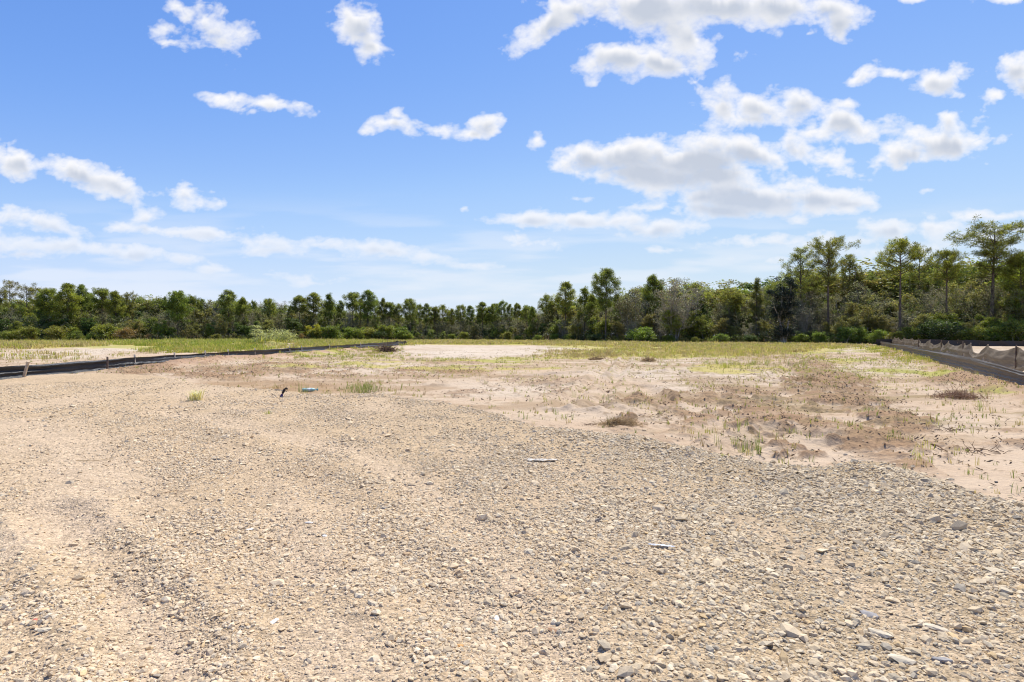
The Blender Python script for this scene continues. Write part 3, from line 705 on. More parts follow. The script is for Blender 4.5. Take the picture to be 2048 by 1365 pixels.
# the pines that stand clear on the skyline: column, row of the top, kind, extra distance, width factor, label ('' = told by its neighbours)
SKY = [
 (2,572,'sparse',6,1,'thin pine with open tufts at the far left end of the tree line'),
 (20,561,'sparse',10,.9,'small-headed pine poking highest above the far left end of the wood'),
 (55,566,'sparse',4,1.2,'grey-green open-branched pine between the far left tuft and the dark pines'),
 (74,575,'sparse',8,1,''),
 (98,578,'dense',0,1.1,'broad rounded dark pine, the left shoulder of the biggest left-hand pine clump'),
 (136,568,'dense',-2,1.25,'biggest dark green pine crown of the left-hand clump, thick and domed'),
 (163,570,'column',0,1,'narrow pointed pine on the right shoulder of the biggest left-hand crown'),
 (177,586,'dense',6,.8,''),
 (205,577,'round',-2,1.05,'pine with a rounded crown and bare pale trunk below, right of the narrow pointed one'),
 (232,584,'dense',0,1,''),(260,584,'umbrella',2,.75,'pine whose crown sweeps out to the right over a dip in the skyline'),
 (300,601,'sparse',12,.8,''),(330,594,'round',8,.6,''),
 (356,583,'dense',-4,1.05,'dark lone-looking pine rising left of the row of small pine heads'),
 (385,592,'round',6,.8,''),(404,599,'round',8,.75,''),(427,600,'sparse',8,.9,''),
 (457,581,'round',-4,1.15,'tall dark pine with a slim trunk above the grey thicket, left of centre'),
 (485,596,'dense',0,.9,''),(507,602,'round',4,.7,''),(540,598,'round',2,.95,''),(561,620,'round',2,.7,''),
 (580,614,'round',4,.7,''),(598,592,'round',-2,1.1,'round-topped pine, left one of a close pair above the dark green round bush'),
 (627,586,'column',-2,1.35,'stout upright pine, right one of a close pair above the dark green round bush'),
 (655,604,'dense',6,.8,''),(658,588,'column',-2,1,'small high pine head on a bare neck right of the close pair'),(682,602,'round',4,.8,''),
 (706,585,'round',-2,1,'round pine head just left of the two-knobbed pine'),
 (722,598,'round',2,.8,''),(736,581,'column',-2,1.25,'pine with a two-knobbed top, the tallest above the yellow bushes'),
 (750,600,'round',2,.9,''),(766,597,'round',0,.8,''),(780,605,'round',0,1,''),(797,608,'round',0,.9,''),
 (821,598,'round',-2,1,'pine standing a head above its neighbours over the far end of the left fence'),
 (838,609,'round',2,.8,''),(853,608,'round',0,.9,''),(869,614,'round',0,.8,''),(886,610,'round',0,.9,''),(903,618,'round',2,.8,''),
 (921,610,'round',0,.95,''),(940,612,'column',0,1.2,''),(965,605,'column',-2,1.2,''),(978,614,'round',0,.8,''),
 (990,608,'round',0,.9,''),(1003,602,'round',-2,.9,'highest pine head in the even row behind the white sand'),(1019,609,'round',0,.9,''),
 (1034,607,'round',-8,.9,''),(1052,611,'round',-6,.9,''),(1066,615,'dense',-4,.7,''),
 (1094,590,'round',0,.85,'small round pine at the left of the four that rise right of centre'),
 (1131,565,'column',-4,1.15,'slim upright pine with a small tuft on its left side, right of centre'),
 (1169,576,'column',-2,1.1,'narrow dark pine pressed against the left of the tallest centre pine'),
 (1184,590,'dense',0,.8,''),
 (1211,538,'tall',-6,1.12,'tallest pine right of centre, a big open dark crown on a straight trunk'),
 (1232,590,'dense',2,.8,''),
 (1308,552,'dense',2,1.0,'lone dark bushy pine standing clear between the tallest centre pine and the grey trees'),
 (1512,557,'layered',0,1.1,'thin layered conifer with short level branches left of the dark draped tree'),
 (1602,497,'airy',4,1.0,'airy spreading pine with see-through crown on the left of the big umbrella pine'),
 (1656,474,'umbrella',-4,1.0,'tall umbrella pine with dead grey lower trunk, left peak of the right-hand wood'),
 (1697,510,'airy',6,.85,'lower airy pine sloping away right of the left umbrella pine'),
 (1800,479,'tuft',-6,1.15,'tall slender pine with open tufted head and long bare dark trunk'),
 (1838,492,'sparse',6,.8,'pine head with upswept branches behind the tall slender tufted pine'),
 (1893,500,'tuft',-4,1.05,'pine with a dense drooping mop of needles on a bare trunk'),
 (1982,444,'umbrella',-2,1.35,'largest pine of all, a huge spreading umbrella crown at upper right'),
 (2045,508,'dense',-2,1.1,'dark rounded pine cut by the right edge, right of the largest umbrella pine'),
]
ORD = ['next', 'second', 'third', 'fourth', 'fifth', 'sixth', 'seventh', 'eighth', 'ninth', 'tenth']
SHORT = {20: 'high small-headed far-left pine', 55: 'open grey-green far-left pine', 163: 'narrow pointed left-hand pine', 205: 'pale-trunked round left pine', 260: 'right-sweeping left pine',
 356: 'dark lone-looking left pine', 457: 'tall slim-trunked pine left of centre', 627: 'stout pine above the round bush', 658: 'bare-necked small pine head', 706: 'head beside the two-knobbed pine',
 736: 'two-knobbed pine', 821: 'pine over the left fence end', 1003: 'highest head of the even row', 1131: 'slim tufted pine right of centre', 1169: 'narrow pine by the tallest centre pine',
 1211: 'tallest centre pine', 1094: 'leftmost of the four centre-right pines'}
last, cnt = None, 0
LM = []
for i, (px, py, kind, dd, wf, lab) in enumerate(SKY):
    if lab: last, cnt = px, 0
    else:
        w = {'dense': 'dense dark pine crown', 'round': 'small round pine head', 'sparse': 'thin open pine head', 'column': 'upright narrow pine head'}[kind]
        lab = f"{w}, {ORD[cnt]} one right of the {SHORT[last]}"; cnt += 1
    Y = dist_at(px) + dd + (4 if kind in ('round', 'column', 'sparse') else 2)
    hgt = top_h(px, py, Y); x, y = at(px, Y)
    pr = PINES[kind][i % len(PINES[kind])]
    k = hgt / HT[pr[0].name]
    plant('pine_tree', pr, k, (x, y, 0), lab, 'pine tree', 'pines standing along the tree line', 1.0, (M_PBARK, M_NEEDLE), wf * _rng.uniform(.9, 1.15))
LMK = [(0, 'the far left edge'), (136, 'the biggest left-hand pine'), (260, 'the right-sweeping pine'), (356, 'the dark lone-looking left pine'), (457, 'the slim-trunked pine'),
 (627, 'the close pair of pines'), (736, 'the two-knobbed pine'), (821, 'the pine over the fence end'), (921, 'the even pine row'), (1003, 'the even row\'s highest pine'), (1094, 'the small round pine'), (1131, 'the slim tufted pine'),
 (1211, 'the tallest centre pine'), (1308, 'the lone bushy pine'), (1400, 'the grey feathery tree'), (1512, 'the thin layered conifer'), (1602, 'the airy spreading pine'), (1656, 'the left umbrella pine'), (1730, 'the right fence end'),
 (1800, 'the tall slender tufted pine'), (1893, 'the mop-headed pine'), (1982, 'the huge umbrella pine'), (2045, 'the right edge')]
def nearmark(px):
    m = min(LMK, key=lambda q: abs(q[0] - px)); d = px - m[0]
    side = 'just below' if abs(d) < 9 else ('left of' if d < 0 else 'right of')
    return side + ' ' + m[1]
ADJ = {'draped': 'black-green draped tree', 'green': 'mid-green leafy tree', 'olive': 'olive-green thin-leaved tree', 'yellow': 'yellow-green leafy tree', 'dark': 'very dark evergreen tree', 'grey': 'grey half-bare tree',
       'brown': 'brown-leaved scrubby tree', 'layer': 'green tree with flat layered sprays', 'snag': 'nearly bare grey tree', 'flat': 'flat-topped spreading tree'}
USED = {}
SZ = ['', 'tall ', 'low ', 'broad ', 'slim ', 'leaning ', 'small ']
def uniq(lab):
    n = USED.get(lab, 0); USED[lab] = n + 1
    return lab
def scrub(px, py, kind, Y, wsc, lab=None, row=''):
    x, y = at(px, Y)
    pr = TREES[kind][_rng.randrange(len(TREES[kind]))]; k = top_h(px, py, Y) / HT[pr[0].name]
    lab = lab or f"{ADJ[kind]} {row} {nearmark(px)}"
    g = 'scrub trees of the thicket ' + nearmark(px) if lab.startswith(ADJ[kind]) else 'scrub trees of the thicket'
    plant('scrub_tree', pr, k, (x, y, 0), lab, 'scrub tree', g, 1.0, (M_TWIG if kind in ('grey', 'brown', 'snag') else M_GBARK, M_LEAF), wsc)
# scrub trees told apart in the photograph
scrub(1405, 578, 'flat', 128, .8, 'left one of two flat-topped spreading trees right of the grey feathery tree')
scrub(1462, 580, 'flat', 128, .95, 'right one of two flat-topped spreading trees, wider and darker')
scrub(1372, 556, 'snag', 125, 1.2, 'grey feathery bare-topped tree standing highest between the lone pine and flat-topped trees')
scrub(1345, 568, 'grey', 122, 1.1, 'dense grey-brown tree at the left shoulder of the grey feathery one')
scrub(1265, 582, 'brown', 130, 1.0, 'russet-grey pointed tree between the tallest centre pine and the lone bushy pine')
scrub(1538, 562, 'layer', 126, .45, 'rounded rusty-green tree against the dark draped evergreen')
scrub(1566, 564, 'draped', 108, 1.15, 'black-green draped evergreen with two pale stems left of the right-hand wood')
scrub(578, 640, 'dark', 140, 1.6, 'dark green round bushy tree behind the tall reeds')
zones = [  # column range, weights of kinds for front, middle, back rows
 (-160, 330, 'yellow green yellow olive dark', 'green olive brown dark green', 'layer green layer olive'),
 (330, 560, 'dark green olive', 'grey olive brown dark grey', 'green olive grey layer'),
 (560, 800, 'green dark yellow', 'olive grey green brown', 'olive grey green'),
 (800, 1060, 'dark olive green', 'grey brown dark olive', 'olive dark grey green'),
 (1060, 1380, 'dark green grey olive', 'grey olive grey olive brown', 'grey olive olive grey'),
 (1380, 1560, 'dark olive green grey', 'grey brown olive dark', 'brown olive grey green'),
 (1560, 2230, 'green olive grey olive', 'grey olive grey brown olive green', 'layer layer green layer olive')]
def zone(px, row):
    for a, b, *k in zones:
        if a <= px < b: return _rng.choice(k[row].split())
    return 'olive'
px = -110
while px < 2170:        # back row, its tops make the thicket skyline
    Y = dist_at(px) + 10 + _rng.uniform(0, 6); t = thick_at(px) + _rng.uniform(-5, 12)
    k = zone(px, 2); scrub(px, t, k, Y, _rng.uniform(.8, 1.1) * (.7 if k == 'layer' and px < 1500 else 1.25 if k != 'layer' else .95), None, 'at the back')
    px += _rng.uniform(17, 27) * 150 / Y
px = -110
while px < 2170:        # middle row
    Y = dist_at(px) + 3 + _rng.uniform(0, 4); t = lerp(thick_at(px), 676, _rng.uniform(.18, .5))
    scrub(px, t, zone(px, 1), Y, _rng.uniform(.8, 1.2), None, 'mid-thicket'); px += _rng.uniform(15, 24) * 150 / Y
px = -110
while px < 2170:        # front row
    Y = dist_at(px) - 3 + _rng.uniform(-2, 2); t = lerp(thick_at(px), 680, _rng.uniform(.45, .75))
    scrub(px, t, zone(px, 0), Y, _rng.uniform(1.0, 1.5), None, 'in front'); px += _rng.uniform(20, 30) * 150 / Y
# low bushes at the foot
BL = {'green': 'bright green low bush', 'yellow': 'yellow-green low bush', 'dark': 'dark green low bush', 'brown': 'brownish low bush'}
def bush(px, py, kind, dY=-8, w=1.0, lab=None):
    Y = dist_at(px) + dY; x, y = at(px, Y); pr = BUSH[kind][_rng.randrange(len(BUSH[kind]))]; k = top_h(px, py, Y) / HT[pr[0].name]
    lab = lab or f"{BL[kind]} at the wood's foot {nearmark(px)}"
    plant('bush', pr, k, (x, y, -.05), lab, 'bush', 'low bushes at the foot of the wood', 1.0, (M_GBARK, M_LEAF), w)
for px, py, k in [(20,662,'yellow'),(55,655,'yellow'),(112,652,'yellow'),(150,662,'green'),(180,668,'green'),(215,648,'yellow'),(250,655,'olive'),(170,674,'yellow'),(433,668,'yellow'),(60,672,'brown'),(300,668,'brown'),
 (600,664,'brown'),(632,660,'yellow'),(650,668,'yellow'),(664,652,'green'),(686,665,'yellow'),(700,655,'green'),(715,658,'green'),(740,655,'yellow'),(757,662,'dark'),(775,650,'yellow'),(800,655,'green'),(815,664,'green'),(905,668,'green'),(930,664,'yellow'),(1015,664,'yellow'),(1035,671,'green'),
 (1075,670,'green'),(1110,668,'green'),(1140,668,'green'),(1190,668,'dark'),(1285,655,'green'),(1340,670,'green'),(1388,674,'yellow'),(1440,668,'green'),(1500,670,'dark'),(1600,668,'green'),(1640,664,'green'),(1690,654,'green'),(1720,655,'green'),(1755,660,'green'),(1790,664,'yellow'),
 (1815,655,'green'),(1870,658,'green'),(1880,640,'dark'),(1905,655,'yellow'),(1945,652,'yellow'),(1975,660,'green'),(2000,650,'green'),(2035,642,'yellow'),(2060,640,'yellow')]:
    bush(px, py, 'brown' if k == 'olive' else k, _rng.uniform(-10, -6), _rng.uniform(1.0, 1.5))
def make_undergrowth():
    rs = np.random.RandomState(31); lv = Leaves()
    n = 9000; px = rs.uniform(-180, 2240, n); Y = np.array([dist_at(p) for p in px]) + rs.uniform(-7.5, 3, n); x = (px - 1024) / F * Y
    k = (x < fa(Y) + 1.5) | (Y > 88); px, Y, x = px[k], Y[k], x[k]
    hi = .5 + 2.6 * fbm(x * .12, Y * .12, 3, 4) ** 1.3; z = rs.rand(len(x)) * hi
    P = np.stack([x, Y, z], -1); cols = np.array([(.16, .17, .03), (.10, .13, .03), (.06, .08, .02), (.17, .13, .06), (.24, .23, .04)])
    n2 = 20000; px2 = rs.uniform(-180, 2240, n2); Y2 = np.array([dist_at(p) for p in px2]) + rs.uniform(-4, 12, n2); x2 = (px2 - 1024) / F * Y2
    hi2 = (CH + (HY - np.array([thick_at(p) for p in px2])) * Y2 / F) * (.45 + .5 * fbm(x2 * .2, Y2 * .2, 3, 44)); z2 = hi2 * rs.uniform(.1, 1, n2) ** .75
    k2 = (x2 < fa(Y2) + 1.5) | (Y2 > 88); P2 = np.stack([x2, Y2, z2], -1)[k2]; q2 = fbm(x2 * .3, Y2 * .3 + z2 * .3, 3, 45)[k2]
    for c, cl in enumerate([(.25, .23, .08), (.29, .26, .14), (.20, .24, .05), (.33, .31, .19)]):
        m = (np.clip((q2 - .3) * 10, 0, 3.99).astype(int) == c)
        if m.any(): puff(lv, P2[m], rs, .6, 14, .19, .075, cl, .1, .3)
    for c in range(5):
        m = (vn(x * .15, Y * .15, 8) * 5).astype(int) % 5 == c; m |= rs.rand(len(x)) < .08
        if m.any(): puff(lv, P[m], rs, .45, 16, .20, .10, cols[c], .2, .35)
    o = link('undergrowth', lv.mesh('undergrowth', rs), M_LEAF); tag(o, kind='stuff')
make_undergrowth()
# the depth of the wood behind, which reads as one mass
def make_woods():
    rs = np.random.RandomState(9); V = []; Q = []; C = []; off = 0
    src = [TREES[k][0][1] for k in ('green', 'olive', 'dark', 'layer')]
    for row, dY in enumerate((20, 27, 35)):
        px = -140.0
        while px < 2200:
            Y = dist_at(px) + dY; kk = int(rs.randint(0, 4)); k = ('green', 'olive', 'dark', 'layer')[kk]; me = src[kk]
            n = len(me.vertices); co = np.empty(n * 3, np.float32); me.vertices.foreach_get('co', co); co = co.reshape(-1, 3)
            cc = np.empty(n * 4, np.float32); me.color_attributes['Col'].data.foreach_get('color', cc); cc = cc.reshape(-1, 4)[:, :3]
            co = co.reshape(-1, 4, 3)[::2]; cc = cc.reshape(-1, 4, 3)[::2]
            sc = top_h(px, thick_at(px) + rs.uniform(4, 16), Y) / HT[TREES[k][0][0].name]; a = rs.uniform(0, 6.28)
            w = sc * (1.8 if k != 'layer' else 1.1)
            X = (co[..., 0] * math.cos(a) - co[..., 1] * math.sin(a)) * w; Yy = (co[..., 0] * math.sin(a) + co[..., 1] * math.cos(a)) * w
            x0, y0 = at(px, Y)
            m = co.shape[0] * 4
            V.append(np.stack([X + x0, Yy + y0, co[..., 2] * sc], -1).reshape(-1, 3)); C.append(cc.reshape(-1, 3)); Q.append(np.arange(m).reshape(-1, 4) + off); off += m
            px += rs.uniform(24, 36) * 150 / Y
    me = mesh_np('woods', np.vstack(V), np.vstack(Q), None, np.vstack(C), False)
    o = link('woods', me, M_LEAF); tag(o, kind='stuff')
make_woods()
print('objects', len(bpy.data.objects))

# things whose labels came out the same are told apart by their order along the wood
def settle_labels():
    by = {}
    for o in col.objects:
        if o.parent is None and o.get('label') and o.get('group') and o.name.split('.')[0] in ('scrub_tree', 'bush', 'pine_tree'): by.setdefault(o['label'], []).append(o)
    for lab, L in by.items():
        if len(L) < 2: continue
        L.sort(key=lambda o: o.location.x / o.location.y)
        w = {2: ['left-hand', 'right-hand'], 3: ['leftmost', 'middle', 'rightmost']}.get(len(L)) or [f'{a} from left,' for a in ('first', 'second', 'third', 'fourth', 'fifth', 'sixth', 'seventh', 'eighth')][:len(L)]
        for a, o in zip(w, L): o['label'] = a + ' ' + lab.replace('green tree with flat layered sprays', 'green layered tree')
settle_labels()

# ------------------------------------------------------------------ grass and weeds
GREENS = [(.26,.32,.045), (.38,.41,.05), (.46,.43,.08), (.55,.45,.14), (.62,.50,.24), (.38,.27,.12)]     # fresh ... straw ... dead
def blades(x, y, z, hgt, w, col_, rs, lean=.35):
    n = len(x); a = rs.uniform(0, 6.283, n); L = np.abs(rs.normal(lean, .2, n)); b = rs.uniform(0, 6.283, n)
    ux, uy = np.cos(a) * w * .5, np.sin(a) * w * .5
    dx, dy = np.cos(b) * L * hgt, np.sin(b) * L * hgt
    V = np.zeros((n, 5, 3), np.float32)
    V[:, 0] = np.stack([x - ux, y - uy, z - .01], -1); V[:, 1] = np.stack([x + ux, y + uy, z - .01], -1)
    mx, my = x + dx * .35, y + dy * .35
    V[:, 2] = np.stack([mx + ux * .8, my + uy * .8, z + hgt * .6], -1); V[:, 3] = np.stack([mx - ux * .8, my - uy * .8, z + hgt * .6], -1)
    V[:, 4] = np.stack([x + dx, y + dy, z + hgt * (1 - .35 * L)], -1)
    i = np.arange(n) * 5
    Q = np.stack([i, i + 1, i + 2, i + 3], -1); Tt = np.stack([i + 3, i + 2, i + 4], -1)
    C = np.repeat(np.clip(col_, .01, .9), 5, 0)
    return V.reshape(-1, 3), Q, Tt, C
def grass_obj(name, parts):
    V, Q, Tt, C = [], [], [], []; off = 0
    for v, q, t, c in parts:
        V.append(v); Q.append(q + off); Tt.append(t + off); C.append(c); off += len(v)
    me = mesh_np(name, np.vstack(V), np.vstack(Q), np.vstack(Tt), np.vstack(C), False)
    o = link(name, me, M_GRASS); tag(o, kind='stuff'); print(name, len(me.polygons)); return o
# patches, authored by where they lie: column, row, half width, half depth, density, height m, colour index
GP = [
 (150,681,460,6,1.0,.75,2),(60,690,150,8,.8,.5,3),(430,688,200,8,1.0,.6,1),(500,684,200,6,1,.6,2),(640,688,200,7,1.0,.5,2),(60,712,200,8,.3,.3,3),(370,702,120,7,.6,.35,2),(420,700,140,7,.8,.4,1),(120,722,220,12,.14,.25,2),(600,690,90,6,.9,.4,3),
 (230,676,80,5,1,.9,1),(100,680,120,5,.8,.9,4),(380,680,200,4,.8,.8,2),
 (980,685,240,4,1.0,.4,3),(1180,687,130,6,.9,.35,3),(1350,690,260,7,1.0,.35,3),(1350,702,270,12,.75,.28,3),(1500,697,140,9,.8,.28,3),(1600,692,130,6,.7,.3,3),(1690,695,60,5,.5,.25,2),
 (1150,708,130,9,.7,.22,5),(1090,716,110,7,.6,.2,2),(1000,722,140,6,.45,.16,2),(870,722,110,5,.6,.18,1),(760,724,60,7,.7,.18,1),(1450,712,190,9,.5,.22,3),(1180,714,60,5,.9,.3,5),(1290,716,60,5,.8,.25,2),(1130,712,150,6,.5,.2,3),
 (950,730,170,6,.35,.16,1),(720,702,90,10,.6,.25,2),(670,712,120,10,.45,.2,1),(780,712,80,6,.4,.2,2),(700,735,70,7,.45,.16,1),(620,700,60,6,.5,.25,2),(560,715,80,8,.25,.2,1),
 (1480,733,100,9,.75,.26,1),(1560,733,60,8,.55,.24,1),(1420,738,90,6,.35,.2,1),(1320,736,50,7,.5,.2,1),(1400,722,220,9,.35,.2,3),(1580,718,90,8,.35,.2,2),(1620,745,30,6,.35,.2,1),(1670,770,60,14,.16,.16,1),
 (1830,712,70,12,.9,.24,2),(1860,722,70,10,1.0,.22,2),(1790,700,60,8,.6,.24,2),(1760,735,80,6,.3,.16,2),(1840,748,90,7,.28,.15,1),(1780,762,140,5,.25,.14,2),(1900,740,60,8,.4,.16,2),(1960,780,60,12,.4,.18,2),(2000,800,80,20,.8,.18,2),(2030,760,60,16,.4,.2,2),(2040,835,50,16,.4,.16,1),(1960,815,50,10,.4,.15,1),(1830,735,90,12,.25,.15,3),
 (725,776,34,8,.8,.20,1),(680,778,60,8,.16,.14,1),(600,778,90,9,.28,.13,5),(540,770,90,7,.2,.12,5),(640,764,120,7,.14,.12,2),(700,768,80,5,.25,.12,1),(440,756,60,7,.2,.14,1),(350,750,40,5,.2,.12,1),(820,745,60,5,.45,.14,2),(880,742,40,5,.4,.12,1),
 (1040,770,90,12,.16,.16,1),(1000,760,140,8,.12,.14,2),(1130,748,90,7,.15,.14,2),(1100,735,120,6,.2,.14,2),(1420,790,220,24,.035,.14,1),(1340,835,250,30,.035,.16,1),(1500,880,90,20,.06,.18,1),(1640,860,120,24,.05,.14,1),(1800,905,80,24,.10,.14,1),(1900,920,90,24,.045,.12,2),
 (1080,805,110,16,.05,.16,1),(1150,820,100,20,.03,.12,2),(1290,800,240,18,.04,.12,2),(1740,830,120,30,.05,.12,1),(1600,820,200,30,.035,.12,1),(1560,925,70,8,.10,.12,1),(780,748,300,14,.05,.12,2),(950,775,200,18,.04,.12,2),(560,735,220,12,.06,.13,2),
 (1820,750,170,30,.30,.13,2),(1700,735,120,22,.28,.14,2),(1560,760,200,26,.16,.13,2),(1250,760,260,22,.14,.13,2),(900,745,260,14,.3,.13,2),(1880,790,150,26,.16,.12,2),(1500,745,200,12,.35,.15,2),(1680,720,90,12,.4,.18,2),(640,730,160,14,.16,.15,2),(480,735,120,12,.12,.14,2),(1380,812,260,20,.05,.12,3),(1660,890,220,26,.06,.12,1),
]
def make_grass():
    rs = np.random.RandomState(21); buckets = {'meadow_grass': [], 'weeds': []}
    for cx, cy, rx, ry, den, hg, ci in GP:
        m = int(rx * ry * 3.2)          # sample even in picture area, then thin by true ground area
        y0, y1 = gy(cy + ry * 1.15), gy(max(cy - ry * 1.15, HY + 5.5))
        n = int(min(220000, den * 42 * (y1 - y0) * 2.3 * rx / F * (y0 + y1) / 2 * (1 if cy > 730 else .7)))
        n = max(n, 30)
        # tufts first, then blades around each
        nt = max(6, n // 9); yy = rs.uniform(y0, y1, nt * 2); xx = ((cx - 1024) + rs.uniform(-1.15, 1.15, nt * 2) * rx) / F * yy
        px, py = pxy(xx, yy); q = np.sqrt(((px - cx) / rx) ** 2 + ((py - cy) / ry) ** 2)
        dens = (1 - sst(q, .55, 1.15)) * sst(fbm(xx * .5, yy * .5, 5, 5 + int(cx), .6), .47, .58) * (1 - ell(px, py, WHITE) * .9)
        k = (rs.rand(len(xx)) < dens * 1.6); xx, yy = xx[k], yy[k]
        # nothing grows through the fence cloth
        k = (np.abs(xx + 18.4) > .5) | (yy > 92); xx, yy = xx[k], yy[k]
        if not len(xx): continue
        d = np.hypot(xx, yy); far = sst(d, 25, 90)
        th = hg * np.exp(rs.normal(0, .3, len(xx)))
        nb = 9; bx = np.repeat(xx, nb) + rs.normal(0, 1, len(xx) * nb) * (.035 + .16 * np.repeat(far, nb)) * (1 + hg); by = np.repeat(yy, nb) + rs.normal(0, 1, len(xx) * nb) * (.035 + .16 * np.repeat(far, nb)) * (1 + hg)
        bh = np.repeat(th, nb) * rs.uniform(.45, 1.1, len(bx)); bf = np.repeat(far, nb)
        bw = (.006 + .055 * bf) * rs.uniform(.7, 1.4, len(bx))
        tone = np.repeat(np.exp(rs.normal(0, .16, len(xx))), nb)[:, None]
        cidx = np.clip(ci + rs.choice([-2, -1, -1, 0, 0, 0, 1, 1, 2], len(xx)), 0, 5)
        cc = np.array(GREENS)[np.repeat(cidx, nb)] * tone * rs.uniform(.8, 1.2, (len(bx), 1))
        z = hh(bx, by)
        buckets['meadow_grass' if cy < 731 else 'weeds'].append(blades(bx, by, z, bh, bw, cc, rs, .35 if cy < 731 else .28))
    # the odd shoot all over the sand
    n = 9000; yy = 5.5 + rs.rand(n) ** .8 * 34; xx = rs.uniform(-1, 1.0, n) * yy
    k = (pad(xx, yy) < -.15) & (np.abs(xx + 18.4) > .5) & (xx < fa(yy) - .3) & (rs.rand(n) < sst(fbm(xx * .6, yy * .6, 3, 8), .42, .62)); xx, yy = xx[k], yy[k]
    nb = 4; bx = np.repeat(xx, nb) + rs.normal(0, .018, len(xx) * nb); by = np.repeat(yy, nb) + rs.normal(0, .018, len(xx) * nb)
    bh = np.repeat(.09 * np.exp(rs.normal(0, .4, len(xx))), nb) * rs.uniform(.4, 1.1, len(bx))
    cc = np.array(GREENS)[np.repeat(rs.choice([0, 1, 2, 3, 5], len(xx)), nb)] * rs.uniform(.7, 1.1, (len(bx), 1))
    buckets['weeds'].append(blades(bx, by, hh(bx, by), bh, .006 + .0004 * by, cc, rs, .3))
    grass_obj('meadow_grass', buckets['meadow_grass']); grass_obj('weeds', buckets['weeds'])
    # dead roots, straw and clods of peat scattered over the scraped soil
    n = 230000; yy = 5.5 + rs.rand(n) ** .7 * 60; xx = rs.uniform(-1.0, 1.0, n) * yy
    h, c, g, fines, soil, thn, clod, px, py = fields(xx, yy)
    k = (g < .1) & (rs.rand(n) < (soil * .8 + .08 + .3 * sst(px, 1150, 1500)) * sst(fbm(xx * 1.5, yy * 1.5, 4, 77), .42, .66)) & (xx < fa(yy)) & (np.abs(xx + 18.4) > .3); xx, yy, h = xx[k], yy[k], h[k]; n = len(xx)
    L = rs.uniform(.015, .08, n) * (1 + yy / 40); a = rs.uniform(0, 6.283, n); w = (.0018 + .0004 * yy) * rs.uniform(.6, 1.6, n); up = rs.uniform(0, .05, n)
    V = np.zeros((n, 4, 3), np.float32); ca, sa = np.cos(a), np.sin(a)
    V[:, 0] = np.stack([xx - ca * L / 2, yy - sa * L / 2, h + .002], -1); V[:, 1] = np.stack([xx - sa * w, yy + ca * w, h + .012 + up * .4], -1)
    V[:, 2] = np.stack([xx + ca * L / 2, yy + sa * L / 2, h + up], -1); V[:, 3] = np.stack([xx + sa * w, yy - ca * w, h + .006], -1)
    cc = np.array([(.17,.115,.07), (.25,.18,.10), (.38,.29,.17), (.09,.065,.045)])[rs.randint(0, 4, n)] * rs.uniform(.7, 1.2, (n, 1))
    Q = np.arange(n * 4).reshape(n, 4)
    me = mesh_np('plant_debris', V.reshape(-1, 3), Q, None, np.repeat(cc, 4, 0), False)
    o = link('plant_debris', me, M_GRASS); tag(o, kind='stuff'); print('debris', n)
    # clods
    n = 110000; yy = 6.5 + rs.rand(n) ** .7 * 45; xx = rs.uniform(-1.0, 1.0, n) * yy
    h, c, g, fines, soil, thn, clod, px, py = fields(xx, yy)
    k = (g < .1) & (rs.rand(n) < clod * (.06 + soil * .35) + .004) & (xx < fa(yy)); xx, yy, h, so_ = xx[k], yy[k], h[k], soil[k]; n = len(xx)
    Tm, Fm = stone_templates(10, 71, 1); s = .013 * np.exp(np.clip(rs.normal(0, .4, n), -1, .75)) * (1 + yy / 40)
    W = np.einsum('nij,nvj->nvi', rot_mats(n, rs, .6), Tm[rs.randint(0, 10, n)]) * s[:, None, None]
    W[..., 0] += xx[:, None]; W[..., 1] += yy[:, None]; W[..., 2] += (h + s * .2)[:, None]; nv = W.shape[1]
    cc = np.array([(.34,.23,.145), (.26,.175,.11), (.42,.30,.20)])[rs.randint(0, 3, n)] * rs.uniform(.7, 1.2, (n, 1))
    me = mesh_np('soil_clods', W.reshape(-1, 3), None, (Fm[None] + (np.arange(n) * nv)[:, None, None]).reshape(-1, 3), np.repeat(cc, nv, 0), False)
    o = link('soil_clods', me, M_STONE); tag(o, kind='stuff'); print('clods', n)
M_STONE = bpy.data.materials['limestone']
make_grass()

# ------------------------------------------------------------------ silt fences
def cloth_material(name, c0, c1, trans, rough, weave=260, sheen=0.0):
    m, T, out = newmat(name)
    uv = T.add('ShaderNodeUVMap')
    cu = T.add('ShaderNodeMapping'); T.link(uv.outputs[0], cu.inputs[0]); cu.inputs['Scale'].default_value = (.35, 9, 1)
    n = T.noise(cu.outputs[0], 3.0, 5, .65)
    mp = T.add('ShaderNodeMapping'); T.link(uv.outputs[0], mp.inputs[0]); mp.inputs['Scale'].default_value = (2.2, 60, 1)
    n2 = T.noise(mp.outputs[0], 1.0, 3, .6)
    f = T.math('ADD', T.math('MULTIPLY', T.ss(n, .3, .7), .6), T.math('MULTIPLY', n2, .4))
    cc = T.mix(f, (*c0, 1), (*c1, 1))
    p = T.add('ShaderNodeBsdfPrincipled'); T.link(cc, p.inputs['Base Color']); p.inputs['Roughness'].default_value = rough
    p.inputs['Specular IOR Level'].default_value = .5
    bp = T.add('ShaderNodeBump'); bp.inputs['Strength'].default_value = .7; bp.inputs['Distance'].default_value = .02; T.link(f, bp.inputs['Height']); T.link(bp.outputs[0], p.inputs['Normal'])
    t = T.add('ShaderNodeBsdfTranslucent'); T.link(T.vmath('MULTIPLY', cc, (1.6, 1.5, 1.3)), t.inputs[0])
    mx = T.add('ShaderNodeMixShader'); mx.inputs[0].default_value = trans; T.link(p.outputs[0], mx.inputs[1]); T.link(t.outputs[0], mx.inputs[2])
    T.link(mx.outputs[0], out.inputs[0]); return m
